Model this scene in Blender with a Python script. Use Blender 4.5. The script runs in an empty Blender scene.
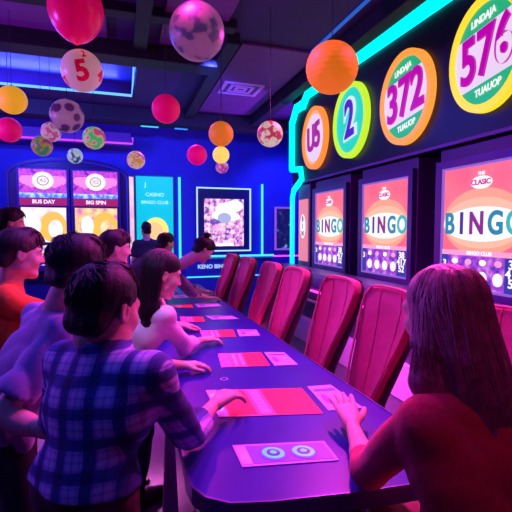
import bpy, bmesh, math, random
import numpy as np
from mathutils import Vector, Matrix
random.seed(7); rng = np.random.default_rng(7)
SC = bpy.context.scene
COL = SC.collection
PI = math.pi
def R(a): return math.radians(a)

# ------------------------------------------------------------------ tagging
def tag(o, label=None, cat=None, group=None, kind=None):
    if label: o['label'] = label
    if cat: o['category'] = cat
    if group: o['group'] = group
    if kind: o['kind'] = kind
    return o
def thing(name, label, cat, loc=(0, 0, 0), rz=0.0, group=None):
    o = bpy.data.objects.new(name, None); COL.objects.link(o)
    o.empty_display_size = 0.1
    o.location = loc; o.rotation_euler = (0, 0, rz)
    return tag(o, label, cat, group)
def copy_tree(o, parent=None):
    c = o.copy(); COL.objects.link(c)
    if parent is not None: c.parent = parent
    for ch in list(o.children): copy_tree(ch, c)
    return c

# ------------------------------------------------------------------ materials
MATS = {}
def rgb(r, g, b): return (r, g, b, 1.0)
def base_mat(name):
    m = bpy.data.materials.new(name); m.use_nodes = True
    nt = m.node_tree; b = nt.nodes['Principled BSDF']
    return m, nt, b
def mat(name, col, rough=0.5, metal=0.0, emit=None, es=0.0, spec=0.5, noise=0.0, nscale=8.0, bump=0.0, bscale=60.0, sss=0.0, coat=0.0, sheen=0.0):
    if name in MATS: return MATS[name]
    m, nt, b = base_mat(name)
    b.inputs['Base Color'].default_value = rgb(*col)
    b.inputs['Roughness'].default_value = rough
    b.inputs['Metallic'].default_value = metal
    b.inputs['Specular IOR Level'].default_value = spec
    if sss: 
        b.inputs['Subsurface Weight'].default_value = sss
        b.inputs['Subsurface Radius'].default_value = (0.01, 0.004, 0.002)
    if coat: b.inputs['Coat Weight'].default_value = coat
    if sheen: b.inputs['Sheen Weight'].default_value = sheen
    if emit is not None:
        b.inputs['Emission Color'].default_value = rgb(*emit)
        b.inputs['Emission Strength'].default_value = es
    tc = None
    if noise or bump:
        tc = nt.nodes.new('ShaderNodeTexCoord')
    if noise:
        n = nt.nodes.new('ShaderNodeTexNoise'); n.inputs['Scale'].default_value = nscale; n.inputs['Detail'].default_value = 4
        r = nt.nodes.new('ShaderNodeValToRGB')
        r.color_ramp.elements[0].position = 0.3; r.color_ramp.elements[1].position = 0.7
        r.color_ramp.elements[0].color = rgb(*[max(0, c * (1 - noise)) for c in col])
        r.color_ramp.elements[1].color = rgb(*[min(1, c * (1 + noise)) for c in col])
        nt.links.new(tc.outputs['Object'], n.inputs['Vector']); nt.links.new(n.outputs['Fac'], r.inputs['Fac'])
        nt.links.new(r.outputs['Color'], b.inputs['Base Color'])
    if bump:
        n = nt.nodes.new('ShaderNodeTexNoise'); n.inputs['Scale'].default_value = bscale
        bp = nt.nodes.new('ShaderNodeBump'); bp.inputs['Strength'].default_value = bump; bp.inputs['Distance'].default_value = 0.004
        nt.links.new(tc.outputs['Object'], n.inputs['Vector']); nt.links.new(n.outputs['Fac'], bp.inputs['Height'])
        nt.links.new(bp.outputs['Normal'], b.inputs['Normal'])
    MATS[name] = m; return m
def glow(name, col, s=1.0, dim=0.15):
    """a lit, self-luminous surface (screen, neon tube, lit sign)"""
    return mat(name, tuple(c * dim for c in col), 0.35, emit=col, es=s)
def pattern(name, kind, scale, cols, pos=None, rough=0.4, emit=0.0, interp='LINEAR', mapping=(1, 1, 1), base_dim=1.0, detail=2.0):
    """noise / voronoi / wave colour pattern in object space"""
    if name in MATS: return MATS[name]
    m, nt, b = base_mat(name)
    tc = nt.nodes.new('ShaderNodeTexCoord'); mp = nt.nodes.new('ShaderNodeMapping')
    mp.inputs['Scale'].default_value = mapping
    nt.links.new(tc.outputs['Object'], mp.inputs['Vector'])
    if kind == 'noise':
        n = nt.nodes.new('ShaderNodeTexNoise'); n.inputs['Detail'].default_value = detail; out = n.outputs['Fac']
    elif kind == 'voronoi':
        n = nt.nodes.new('ShaderNodeTexVoronoi'); out = n.outputs['Distance']
    elif kind == 'cells':
        n = nt.nodes.new('ShaderNodeTexVoronoi'); s = nt.nodes.new('ShaderNodeSeparateColor')
        nt.links.new(n.outputs['Color'], s.inputs['Color']); out = s.outputs[0]
    else:
        n = nt.nodes.new('ShaderNodeTexWave'); n.bands_direction = kind[-1].upper(); out = n.outputs['Fac']
    n.inputs['Scale'].default_value = scale
    nt.links.new(mp.outputs['Vector'], n.inputs['Vector'])
    r = nt.nodes.new('ShaderNodeValToRGB'); r.color_ramp.interpolation = interp
    k = len(cols); pos = pos or [i / (k - 1) for i in range(k)]
    els = r.color_ramp.elements
    while len(els) < k: els.new(0.5)
    for e, p, c in zip(els, pos, cols): e.position = p; e.color = rgb(*c)
    nt.links.new(out, r.inputs['Fac'])
    nt.links.new(r.outputs['Color'], b.inputs['Base Color'])
    if emit:
        b.inputs['Emission Strength'].default_value = emit
        nt.links.new(r.outputs['Color'], b.inputs['Emission Color'])
        d = nt.nodes.new('ShaderNodeMixRGB'); d.blend_type = 'MULTIPLY'; d.inputs[0].default_value = 1
        d.inputs[2].default_value = rgb(.15, .15, .15)
        nt.links.new(r.outputs['Color'], d.inputs[1]); nt.links.new(d.outputs[0], b.inputs['Base Color'])
    b.inputs['Roughness'].default_value = rough
    MATS[name] = m; return m
def plaid_mat():
    m, nt, b = base_mat('plaid_cotton')
    tc = nt.nodes.new('ShaderNodeTexCoord'); mp = nt.nodes.new('ShaderNodeMapping')
    mp.inputs['Rotation'].default_value = (0, R(5), 0)
    nt.links.new(tc.outputs['Object'], mp.inputs['Vector'])
    def band(direction, scale, lo, hi, soft):
        w = nt.nodes.new('ShaderNodeTexWave'); w.bands_direction = direction; w.inputs['Scale'].default_value = scale
        w.inputs['Distortion'].default_value = 0.6; w.inputs['Detail Scale'].default_value = 2
        r = nt.nodes.new('ShaderNodeValToRGB'); r.color_ramp.elements[0].position = soft; r.color_ramp.elements[1].position = soft + .18
        r.color_ramp.elements[0].color = rgb(lo, lo, lo); r.color_ramp.elements[1].color = rgb(hi, hi, hi)
        nt.links.new(mp.outputs['Vector'], w.inputs['Vector']); nt.links.new(w.outputs['Fac'], r.inputs['Fac'])
        return r.outputs['Color']
    def mul(a, c):
        x = nt.nodes.new('ShaderNodeMixRGB'); x.blend_type = 'MULTIPLY'; x.inputs[0].default_value = 1
        nt.links.new(a, x.inputs[1]); nt.links.new(c, x.inputs[2]); return x.outputs[0]
    f = mul(band('X', 3.7, .18, 1, .22), band('Z', 3.7, .22, 1, .22))
    thin = mul(band('X', 14.8, .72, 1, .12), band('Z', 14.8, .72, 1, .12))
    f = mul(f, thin)
    r = nt.nodes.new('ShaderNodeValToRGB')
    r.color_ramp.elements[0].color = rgb(.02, .025, .12); r.color_ramp.elements[1].color = rgb(.62, .5, .85)
    e = r.color_ramp.elements.new(.3); e.color = rgb(.08, .1, .45)
    nt.links.new(f, r.inputs['Fac']); nt.links.new(r.outputs['Color'], b.inputs['Base Color'])
    b.inputs['Roughness'].default_value = .85
    return m

# ------------------------------------------------------------------ mesh building
class MB:
    def __init__(s): s.bm = bmesh.new()
    def _xf(s, vs, M): 
        if M is not None: bmesh.ops.transform(s.bm, matrix=M, verts=vs)
    def box(s, x0, x1, y0, y1, z0, z1, bev=0.0, M=None, seg=2):
        r = bmesh.ops.create_cube(s.bm, size=1.0); vs = r['verts']
        bmesh.ops.transform(s.bm, matrix=Matrix.Translation(((x0+x1)/2, (y0+y1)/2, (z0+z1)/2)) @ Matrix.Diagonal((abs(x1-x0), abs(y1-y0), abs(z1-z0), 1)), verts=vs)
        if bev:
            es = list({e for v in vs for e in v.link_edges})
            g = bmesh.ops.bevel(s.bm, geom=es, offset=bev, segments=seg, profile=0.5, affect='EDGES')
            vs = list({v for f in g['faces'] for v in f.verts} | {v for v in vs if v.is_valid})
        s._xf(vs, M); return s
    def cyl(s, p0, p1, r0, r1=None, n=16, caps=True):
        r1 = r0 if r1 is None else r1
        p0, p1 = Vector(p0), Vector(p1); d = p1 - p0
        M = Matrix.Translation((p0+p1)/2) @ d.to_track_quat('Z', 'Y').to_matrix().to_4x4()
        bmesh.ops.create_cone(s.bm, cap_ends=caps, segments=n, radius1=r0, radius2=r1, depth=d.length, matrix=M); return s
    def sph(s, c, r, u=24, v=16, sc=(1, 1, 1)):
        bmesh.ops.create_uvsphere(s.bm, u_segments=u, v_segments=v, radius=r, matrix=Matrix.Translation(c) @ Matrix.Diagonal((*sc, 1))); return s
    def lathe(s, prof, c=(0, 0, 0), n=24):
        rings = []
        for (r, z) in prof:
            rings.append([s.bm.verts.new((c[0]+r*math.cos(2*PI*i/n), c[1]+r*math.sin(2*PI*i/n), c[2]+z)) for i in range(n)])
        for a, b in zip(rings, rings[1:]):
            for i in range(n): s.bm.faces.new((a[i], a[(i+1) % n], b[(i+1) % n], b[i]))
        s.bm.faces.new(rings[0][::-1]); s.bm.faces.new(rings[-1]); return s
    def prism(s, pts, z0, z1, M=None):
        """polygon (x,y) extruded z0..z1, then transformed"""
        a = [s.bm.verts.new((x, y, z0)) for x, y in pts]; b = [s.bm.verts.new((x, y, z1)) for x, y in pts]
        n = len(pts); s.bm.faces.new(a[::-1]); s.bm.faces.new(b)
        for i in range(n): s.bm.faces.new((a[i], a[(i+1) % n], b[(i+1) % n], b[i]))
        s._xf(a+b, M); return s
    def ring(s, outer, inner, z0, z1, M=None):
        n = len(outer); V = lambda P, z: [s.bm.verts.new((x, y, z)) for x, y in P]
        a, b, c, d = V(outer, z0), V(inner, z0), V(outer, z1), V(inner, z1)
        for i in range(n):
            j = (i+1) % n
            s.bm.faces.new((a[j], a[i], b[i], b[j])); s.bm.faces.new((c[i], c[j], d[j], d[i]))
            s.bm.faces.new((a[i], a[j], c[j], c[i])); s.bm.faces.new((b[j], b[i], d[i], d[j]))
        s._xf(a+b+c+d, M); return s
    def tube(s, pts, r, n=8, closed=False):
        pts = [Vector(p) for p in pts]; rings = []
        N = len(pts)
        for i, p in enumerate(pts):
            t = (pts[(i+1) % N] - pts[i-1]) if (closed or 0 < i < N-1) else (pts[1]-pts[0] if i == 0 else pts[-1]-pts[-2])
            t.normalize()
            a = t.orthogonal().normalized() if i == 0 else (pa - t*pa.dot(t)).normalized()
            pa = a; b = t.cross(a)
            rr = r[i] if isinstance(r, (list, tuple)) else r
            rings.append([s.bm.verts.new(p + (a*math.cos(2*PI*k/n) + b*math.sin(2*PI*k/n))*rr) for k in range(n)])
        prs = list(zip(rings, rings[1:])) + ([(rings[-1], rings[0])] if closed else [])
        for A, B in prs:
            for k in range(n): s.bm.faces.new((A[k], A[(k+1) % n], B[(k+1) % n], B[k]))
        if not closed: s.bm.faces.new(rings[0][::-1]); s.bm.faces.new(rings[-1])
        return s
    def build(s, name, m, parent=None, smooth=False, loc=None):
        bmesh.ops.recalc_face_normals(s.bm, faces=s.bm.faces)
        me = bpy.data.meshes.new(name); s.bm.to_mesh(me); s.bm.free()
        if smooth:
            me.polygons.foreach_set('use_smooth', [True]*len(me.polygons))
        for mm in (m if isinstance(m, (list, tuple)) else [m]): me.materials.append(mm)
        o = bpy.data.objects.new(name, me); COL.objects.link(o)
        if parent is not None: o.parent = parent
        if loc: o.location = loc
        return o
def struct(o): o['kind'] = 'structure'; return o
def ell(cx, cy, rx, ry, n=32): return [(cx+rx*math.cos(2*PI*i/n), cy+ry*math.sin(2*PI*i/n)) for i in range(n)]
def rect(x0, x1, y0, y1): return [(x0, y0), (x1, y0), (x1, y1), (x0, y1)]
# face-plate frames: local (u right, v up, w out of the surface)
M_FRONT = Matrix(((1, 0, 0, 0), (0, 0, -1, 0), (0, 1, 0, 0), (0, 0, 0, 1)))      # faces -Y, u = +X
M_LEFT = Matrix(((0, 0, -1, 0), (-1, 0, 0, 0), (0, 1, 0, 0), (0, 0, 0, 1)))      # faces -X, u = -Y
M_UP = Matrix.Identity(4)
def text_mesh(body, size, depth=0.004, bold=0.0, shear=0.0, align='CENTER', M=None, spacing=1.0):
    cu = bpy.data.curves.new('lettering', 'FONT'); cu.body = body; cu.size = size; cu.extrude = depth/2
    cu.offset = bold; cu.shear = shear; cu.align_x = align; cu.align_y = 'CENTER'; cu.space_character = spacing
    o = bpy.data.objects.new('lettering', cu); COL.objects.link(o)
    dg = bpy.context.evaluated_depsgraph_get(); dg.update()
    me = bpy.data.meshes.new_from_object(o.evaluated_get(dg))
    bpy.data.objects.remove(o); bpy.data.curves.remove(cu)
    if M is not None: me.transform(M)
    return me
def text(name, body, size, m, parent, M, **k):
    me = text_mesh(body, size, M=M, **k); me.name = name; me.materials.clear(); me.materials.append(m)
    o = bpy.data.objects.new(name, me); COL.objects.link(o); o.parent = parent; return o
def T(x, y, z): return Matrix.Translation((x, y, z))

# ------------------------------------------------------------------ implicit bodies
def rot_zx(yaw, pitch, roll=0.0):
    """columns = right, forward, up of a head that looks along yaw (clockwise from +Y), pitch up"""
    return (Matrix.Rotation(-yaw, 3, 'Z') @ Matrix.Rotation(pitch, 3, 'X') @ Matrix.Rotation(roll, 3, 'Y'))
class SDF:
    """list of rounded-cone / ellipsoid primitives meshed with surface nets"""
    def __init__(s): s.ops = []; s.post = None
    def rc(s, a, b, ra, rb, k=0.02, sq=1.0, F=None, cut=False, op='add', cuta=False):
        s.ops.append(('rc', np.array(a, float), np.array(b, float), ra, rb, k, sq, F, cut, op, cuta)); return s
    def el(s, c, r, k=0.02, F=None, op='add'):
        s.ops.append(('el', np.array(c, float), np.array(r, float), 0, 0, k, 1, F, False, op, False)); return s
    def prim(s, o, P):
        t, a, b, ra, rb, k, sq, F, cut, op, cuta = o
        if F is not None:
            P = (P - F[0]) @ F[1]
        if t == 'el':
            q = P - a; k0 = np.sqrt(((q/b)**2).sum(-1)) + 1e-9; k1 = np.sqrt(((q/(b*b))**2).sum(-1)) + 1e-9
            return k0*(k0-1)/k1
        S = np.array([1, 1/sq, 1.0]); P = P*S; A = a*S; B = b*S
        ab = B - A; L2 = float(ab @ ab) + 1e-12
        t_ = ((P - A) @ ab)/L2; tc = np.clip(t_, 0, 1)
        d = np.sqrt(((P - A - tc[..., None]*ab)**2).sum(-1)) - (ra + (rb - ra)*tc)
        L = math.sqrt(L2)
        if cut: d = np.maximum(d, (t_ - 1)*L)
        if cuta: d = np.maximum(d, -t_*L)
        return d
    def comb(s, o, D, d):
        k = o[5]
        if o[9] == 'add':
            h = np.maximum(k - np.abs(D - d), 0)/k; return np.minimum(D, d) - h*h*k*.25
        if o[9] == 'sub':
            d = -d; h = np.maximum(k - np.abs(D - d), 0)/k; return np.maximum(D, d) + h*h*k*.25
        if o[9] == 'and':
            return np.maximum(D, d)
    def bounds(s, o):
        t, a, b, ra, rb, k, sq, F, cut, op, cuta = o
        if t == 'el': lo, hi = a - b, a + b
        else:
            r = max(ra, rb); lo = np.minimum(a, b) - r; hi = np.maximum(a, b) + r
        if F is not None:
            cs = np.array([[x, y, z] for x in (lo[0], hi[0]) for y in (lo[1], hi[1]) for z in (lo[2], hi[2])]) @ F[1].T + F[0]
            lo, hi = cs.min(0), cs.max(0)
        return lo, hi
    def at(s, P):
        D = np.full(P.shape[:-1], 10.0)
        for o in s.ops: D = s.comb(o, D, s.prim(o, P))
        if s.post: D = s.post(P, D)
        return D
    def mesh(s, h):
        los, his = zip(*[s.bounds(o) for o in s.ops if o[9] == 'add'])
        m = .025
        lo = np.min(los, 0) - m; hi = np.max(his, 0) + m
        n = np.ceil((hi - lo)/h).astype(int) + 1
        ax = [lo[i] + h*np.arange(n[i]) for i in range(3)]
        D = np.full(tuple(n), 1.0, np.float32)
        for o in s.ops:
            if o[9] == 'and': sl = tuple(slice(0, n[i]) for i in range(3))
            else:
                a, b = s.bounds(o); e = max(o[5], .012) + 2*h
                i0 = np.clip(np.floor((a - e - lo)/h).astype(int), 0, n-1); i1 = np.clip(np.ceil((b + e - lo)/h).astype(int) + 1, 1, n)
                if (i1 <= i0).any(): continue
                sl = tuple(slice(i0[i], i1[i]) for i in range(3))
            P = np.stack(np.meshgrid(*[ax[i][sl[i]] for i in range(3)], indexing='ij'), -1)
            D[sl] = s.comb(o, D[sl], s.prim(o, P))
        if s.post:
            idx = np.nonzero(np.abs(D) < .03)
            P = np.stack([ax[i][idx[i]] for i in range(3)], -1)
            D[idx] = s.post(P, D[idx])
        return nets(D, lo, h)
def nets(D, lo, h):
    I = D < 0
    c = np.zeros(tuple(np.array(D.shape)-1), np.int8)
    offs = [(i, j, k) for i in (0, 1) for j in (0, 1) for k in (0, 1)]
    sh = D.shape
    for (i, j, k) in offs: c += I[i:sh[0]-1+i, j:sh[1]-1+j, k:sh[2]-1+k]
    cx, cy, cz = np.nonzero((c > 0) & (c < 8))
    N = len(cx); vid = np.full(c.shape, -1, np.int32); vid[cx, cy, cz] = np.arange(N)
    val = {o: D[cx+o[0], cy+o[1], cz+o[2]] for o in offs}
    acc = np.zeros((N, 3)); cnt = np.zeros(N)
    for o in offs:
        for a in range(3):
            if o[a] == 1: continue
            q = list(o); q[a] = 1; q = tuple(q)
            v0, v1 = val[o], val[q]; mk = (v0 < 0) != (v1 < 0)
            t = np.where(mk, v0/np.where(mk, v0 - v1, 1), 0)
            p = np.array(o, float)[None].repeat(N, 0); p[:, a] += t
            acc += p*mk[:, None]; cnt += mk
    V = (np.stack([cx, cy, cz], -1) + acc/cnt[:, None])*h + lo
    quads = []
    for a in range(3):
        b, c2 = (a+1) % 3, (a+2) % 3
        s0 = [slice(None)]*3; s1 = [slice(None)]*3
        s0[a] = slice(0, -1); s1[a] = slice(1, None)
        A, B = I[tuple(s0)], I[tuple(s1)]
        e = np.array(np.nonzero(A != B)).T
        e = e[(e[:, b] > 0) & (e[:, c2] > 0) & (e[:, b] < sh[b]-1) & (e[:, c2] < sh[c2]-1)]
        flip = A[tuple(e.T)]
        def cell(db, dc):
            q = e.copy(); q[:, b] -= db; q[:, c2] -= dc; return vid[tuple(q.T)]
        Q = np.stack([cell(1, 1), cell(0, 1), cell(0, 0), cell(1, 0)], -1)
        Q[~flip] = Q[~flip][:, ::-1]
        quads.append(Q)
    Q = np.concatenate(quads); Q = Q[(Q >= 0).all(1)]
    return V, Q
def np_mesh(name, V, Q, mats, parent, midx=None, smooth=True):
    me = bpy.data.meshes.new(name)
    me.vertices.add(len(V)); me.vertices.foreach_set('co', np.asarray(V, np.float32).ravel())
    me.loops.add(Q.size); me.loops.foreach_set('vertex_index', Q.astype(np.int32).ravel())
    me.polygons.add(len(Q)); me.polygons.foreach_set('loop_start', np.arange(0, Q.size, Q.shape[1], dtype=np.int32))
    me.polygons.foreach_set('use_smooth', np.full(len(Q), smooth))
    for m in (mats if isinstance(mats, (list, tuple)) else [mats]): me.materials.append(m)
    if midx is not None: me.polygons.foreach_set('material_index', midx.astype(np.int32))
    me.update(calc_edges=True); me.validate()
    o = bpy.data.objects.new(name, me); COL.objects.link(o)
    if parent is not None: o.parent = parent
    return o
def tubes(P, Rd, n=5):
    """P (S,K,3) paths, Rd (S,K) radii -> verts, quads"""
    S, K, _ = P.shape
    Tn = np.gradient(P, axis=1); Tn /= np.linalg.norm(Tn, axis=-1, keepdims=True) + 1e-9
    ref = np.array([.31, .17, .93]); A = np.cross(Tn, ref); A /= np.linalg.norm(A, axis=-1, keepdims=True) + 1e-9
    B = np.cross(Tn, A); ang = 2*PI*np.arange(n)/n
    V = P[:, :, None] + (A[:, :, None]*np.cos(ang)[None, None, :, None] + B[:, :, None]*np.sin(ang)[None, None, :, None])*Rd[:, :, None, None]
    idx = np.arange(S*K*n).reshape(S, K, n)
    a = idx[:, :-1]; b = idx[:, 1:]
    Q = np.stack([a, np.roll(a, -1, 2), np.roll(b, -1, 2), b], -1).reshape(-1, 4)
    return V.reshape(-1, 3), Q
def folds(amp, f=22, seed=0):
    g = np.random.default_rng(seed); W = g.normal(size=(5, 3)); W /= np.linalg.norm(W, axis=1, keepdims=True); ph = g.uniform(0, 6, 5)
    def post(P, D):
        w = np.zeros(P.shape[:-1])
        w += .9*(1 - 2.4*np.abs(np.sin(P @ W[0]*f*.55 + 2.2*np.sin(P @ W[1]*9 + ph[0]) + ph[1])))
        w += .7*(1 - 2.4*np.abs(np.sin(P @ W[2]*f*.9 + 2.0*np.sin(P @ W[3]*12 + ph[2]) + ph[3])))
        q = P + .03*np.sin(P[..., [1, 2, 0]]*14 + ph[:3])
        for i in range(5): w += np.sin(q @ W[i]*f*(1 + .35*i) + ph[i])/(1 + .4*i)
        return D + amp*w*.5
    return post

# ------------------------------------------------------------------ people
SKIN = None
def make_mats():
    global M
    M = dict(
        skin=mat('skin', (.74, .47, .36), .5, sss=.12, noise=.06, nscale=30),
        eye=mat('eye_white', (.75, .72, .7), .25), iris=mat('iris', (.03, .02, .015), .2),
        lip=mat('lips', (.55, .2, .18), .45),
        blackhair=mat('black_hair', (.010, .007, .012), .55, spec=.3, bump=.5, bscale=160),
        brownhair=mat('dark_brown_hair', (.035, .015, .014), .55, bump=.5, bscale=160),
        lighthair=mat('light_brown_hair', (.38, .19, .26), .42, bump=.3, bscale=200, noise=.3, nscale=40),
        plaid=plaid_mat(),
        lav=mat('heather_cotton', (.32, .22, .52), .9, noise=.08, nscale=60, sheen=.3, bump=.2, bscale=400),
        orange=mat('orange_cotton', (.85, .16, .03), .9, noise=.08, nscale=50),
        white=mat('white_blouse_cotton', (.82, .78, .82), .85, noise=.04, nscale=50),
        grey=mat('grey_cotton', (.16, .13, .2), .9, noise=.08, nscale=50),
        dark=mat('dark_cotton', (.03, .025, .05), .9, noise=.1, nscale=50),
        navy=mat('navy_cotton', (.03, .035, .12), .9, noise=.1, nscale=50),
        red=mat('crimson_knit', (.66, .03, .12), .9, noise=.12, nscale=70, bump=.4, bscale=300, sheen=.2),
        pants=mat('dark_trousers', (.02, .018, .035), .9, noise=.1, nscale=50),
        maroon=mat('maroon_trousers', (.09, .02, .05), .9, noise=.1, nscale=50),
        shoe=mat('black_shoe_leather', (.015, .013, .018), .4),
        belt=mat('black_belt_leather', (.01, .009, .012), .45),
    )
def v3(*a): return np.array(a, float)
def unit(v): return v/(np.linalg.norm(v) + 1e-9)
def hand_sdf(S, w, d, n, side, s=1.0, curl=(.25, .35, .3), spread=.16, thumb=.75):
    """w wrist, d pointing direction, n back-of-hand normal, side = +1 if the thumb lies towards cross(d, n)"""
    d = unit(d); n = unit(n - d*(n @ d)); t = np.cross(d, n)*side     # towards the thumb
    for i, (off, ln) in enumerate([(.028, .92), (.009, 1.0), (-.010, .95), (-.028, .76)]):
        off *= s
        kn = w + d*(.088 - .006*abs(i - 1))*s + t*off + n*.004*s
        S.rc(w + t*off*.45 + d*.012*s, kn, .0165*s, .0125*s, .012*s)
        a = (1.2 - i)*spread*.6
        fd = unit(d*math.cos(a) + t*math.sin(a)); p = kn; an = 0; r = .0098*s
        for j, L in enumerate((.043, .027, .021)):
            an += curl[j]
            q = p + (fd*math.cos(an) - n*math.sin(an))*L*ln*s
            S.rc(p, q, r, r*.92, .003*s); p = q; r *= .92
    p0 = w + d*.022*s + t*.016*s; td = unit(d*math.cos(thumb) + t*math.sin(thumb) - n*.22)
    p1 = p0 + td*.045*s; S.rc(p0, p1, .0165*s, .0125*s, .01*s)
    td2 = unit(td + d*.45); p2 = p1 + td2*.032*s; S.rc(p1, p2, .0118*s, .0108*s, .004*s)
    td3 = unit(td2 + d*.3); S.rc(p2, p2 + td3*.026*s, .0108*s, .0088*s, .004*s)
def ik(a, b, L1, L2, pole):
    d = b - a; L = np.linalg.norm(d)
    if L > (L1 + L2)*.99:
        k = L/((L1 + L2)*.99); L1 *= k; L2 *= k
    u = d/L; x = (L1*L1 - L2*L2 + L*L)/(2*L); hgt = math.sqrt(max(0, L1*L1 - x*x))
    pv = pole - u*(pole @ u); return a + u*x + unit(pv)*hgt
def person(label, base, yaw, hipz, chest, head, hyaw, hpitch, arms, hair, top, bottom, sleeve='short', s=1.0, hs=1.0,
           h=.0075, female=False, hroll=0.0, skin='skin', collar=False, seed=0, neckw=.058, fold=.0065, hemz=None, hairh=.006, locks=200):
    """chest = world midpoint of the shoulders, head = world head centre; arms = {'R': (wrist, dir, normal, pole)}"""
    root = thing('person', label, 'person', (base[0], base[1], 0), -R(yaw))
    Rz = np.array(Matrix.Rotation(-R(yaw), 3, 'Z'))
    B0 = v3(base[0], base[1], 0)
    def loc(p): return (np.array(p, float) - B0) @ Rz
    def ldir(p): return np.array(p, float) @ Rz
    sc = loc(chest); hc = loc(head); hip = v3(0, 0, hipz)
    u = unit(sc - hip); cm = hip + (sc - hip)*.62; nb = sc + u*.03*s
    X = v3(1, 0, 0)
    sw = (.150 if female else .168)*s
    HR = np.array(rot_zx(R(hyaw - yaw), R(hpitch), R(hroll)))
    def hp(x, y, z): return hc + HR @ (v3(x, y, z)*hs)
    F = (hc, HR); g = hs
    sh = {'R': sc + X*sw - u*.015, 'L': sc - X*sw - u*.015}
    J = {}
    for k in 'RL':
        sx = 1 if k == 'R' else -1
        if k in arms:
            w, d, n, pole = arms[k][:4]; w = loc(w); d = ldir(d); n = ldir(n); pole = ldir(pole)
            e = ik(sh[k], w, .285*s, .255*s, pole)
            if len(arms[k]) > 4: e = loc(arms[k][4])
        else:
            e = sh[k] + v3(sx*.05, .02, -.28)*s; w = e + v3(-sx*.01, .10, -.22)*s; d = v3(0, .3, -1); n = v3(sx, 0, 0)
        J[k] = (e, w, d, n)
    waist_r = (.105 if female else .122)*s
    def torso(S, o, k=.04):
        S.rc(hip - X*.065*s, hip + X*.065*s, .105*s + o, .105*s + o, k, .85)
        S.rc(hip, cm, waist_r + o, waist_r*1.04 + o, k, .82)
        S.rc(cm - X*.055*s, cm + X*.055*s, (.108 if female else .118)*s + o, (.108 if female else .118)*s + o, k, .85)
        S.rc(cm + u*.05 - X*.04*s, sc - u*.05 - X*.075*s, .10*s + o, .075*s + o, k, .85)
        S.rc(cm + u*.05 + X*.04*s, sc - u*.05 + X*.075*s, .10*s + o, .075*s + o, k, .85)
        S.rc(sh['L'] + X*.01, sh['R'] - X*.01, .052*s + o, .052*s + o, k)
        if female:
            for q in (-1, 1): S.el(cm + X*q*.062*s + v3(0, .085, .03)*s, v3(.055, .05, .055)*s + o, .03)
        S.rc(sc, nb + u*.02 + v3(0, .0, 0), .07*s + o*.6, .055*s + o*.5, .04)
    # ---- body
    S = SDF(); torso(S, -.004)
    headbase = hp(0, -.022, -.075)
    S.rc(nb - u*.02, headbase, neckw*1.08*s, neckw*g, .03)
    for k in 'RL':
        e, w, d, n = J[k]; sx = 1 if k == 'R' else -1
        m_ = .88 if female else 1
        S.rc(sh[k], e, .05*s*m_, .040*s*m_, .03)
        S.rc(e, e + (w - e)*.35, .041*s*m_, .040*s*m_, .02); S.rc(e + (w - e)*.3, w, .039*s*m_, .0255*s*m_, .02)
        nn = n; side = 1 if np.cross(unit(d), n) @ X*(-sx) > 0 else -1
        # thumb side: for a palm-down right hand the thumb points to -x of the hand
        side = -1 if k == 'R' else 1
        hand_sdf(S, w, d, nn, side, s*(1.06 if female else 1.0)*(1.16 if hemz else 1.0), curl=arms[k][5] if (k in arms and len(arms[k]) > 5) else (.25, .35, .3))
        hj = hip + X*sx*.085*s + v3(0, 0, -.03); kn = v3(sx*.10, .04, hipz*.53); an = v3(sx*.105, -.02, .085)
        S.rc(hj, kn, .082*s, .056*s, .03); S.rc(kn, an, .056*s, .036*s, .03)
        S.rc(an - v3(0, .02, .04), an + v3(0, .15, -.055), .034, .024, .02)
        J[k + 'leg'] = (hj, kn, an)
    # head
    Fh = (hc, HR)
    def H(a, b, ra, rb, k=.012, op='add'): S.rc(v3(*a)*g, v3(*b)*g, ra*g, rb*g, k*g, 1.0, Fh, False, op)
    def HE(c, r, k=.015, op='add'): S.el(v3(*c)*g, v3(*r)*g, k*g, Fh, op)
    HE((0, -.012, .035), (.074, .095, .083)); HE((0, .018, -.02), (.064, .072, .088), .03)
    H((-.035, .02, -.07), (-.008, .068, -.098), .032, .018, .03); H((.035, .02, -.07), (.008, .068, -.098), .032, .018, .03)
    HE((-.036, .058, -.03), (.026, .026, .024), .03); HE((.036, .058, -.03), (.026, .026, .024), .03)
    H((-.036, .076, .02), (.036, .076, .02), .014, .014, .02)
    for q in (-1, 1):
        HE((q*.031, .094, .001), (.016, .014, .011), .012, 'sub'); HE((q*.031, .074, .0), (.0135, .0135, .0135), .003)
        HE((q*.076, -.006, -.008), (.009, .019, .031), .006); HE((q*.083, -.002, -.006), (.006, .010, .019), .004, 'sub')
        HE((q*.010, .096, -.032), (.009, .010, .008), .006)
    H((0, .086, .012), (0, .108, -.028), .008, .0105, .012)
    H((-.020, .080, -.060), (.020, .080, -.060), .0075, .0075, .008); H((0, .087, -.058), (0, .087, -.058), .0085, .0085, .008)
    H((-.016, .079, -.071), (.016, .079, -.071), .008, .008, .006); HE((0, .094, -.0645), (.024, .008, .0014), .002, 'sub')
    V, Q = S.mesh(h)
    c = V[Q].mean(1); q = ((c - hc) @ HR)/g
    ax = np.abs(q[:, 0]); mi = np.zeros(len(Q), int)
    ed = np.sqrt((ax - .031)**2 + (q[:, 1] - .074)**2 + q[:, 2]**2)
    mi[(ed < .0152) & (q[:, 1] > .074) & (np.abs(q[:, 2]) < .008)] = 1
    mi[(np.sqrt((ax - .031)**2 + q[:, 2]**2) < .006) & (q[:, 1] > .078) & (ed < .017)] = 2
    mi[(ax < .021) & (q[:, 1] > .08) & (np.abs(q[:, 2] + .0645) < .012*(1 - (ax/.026)**2))] = 3
    mi[(ax > .014) & (ax < .05) & (q[:, 1] > .06) & (np.abs(q[:, 2] - .024 + .15*(ax - .03)) < .0045)] = 4
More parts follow.
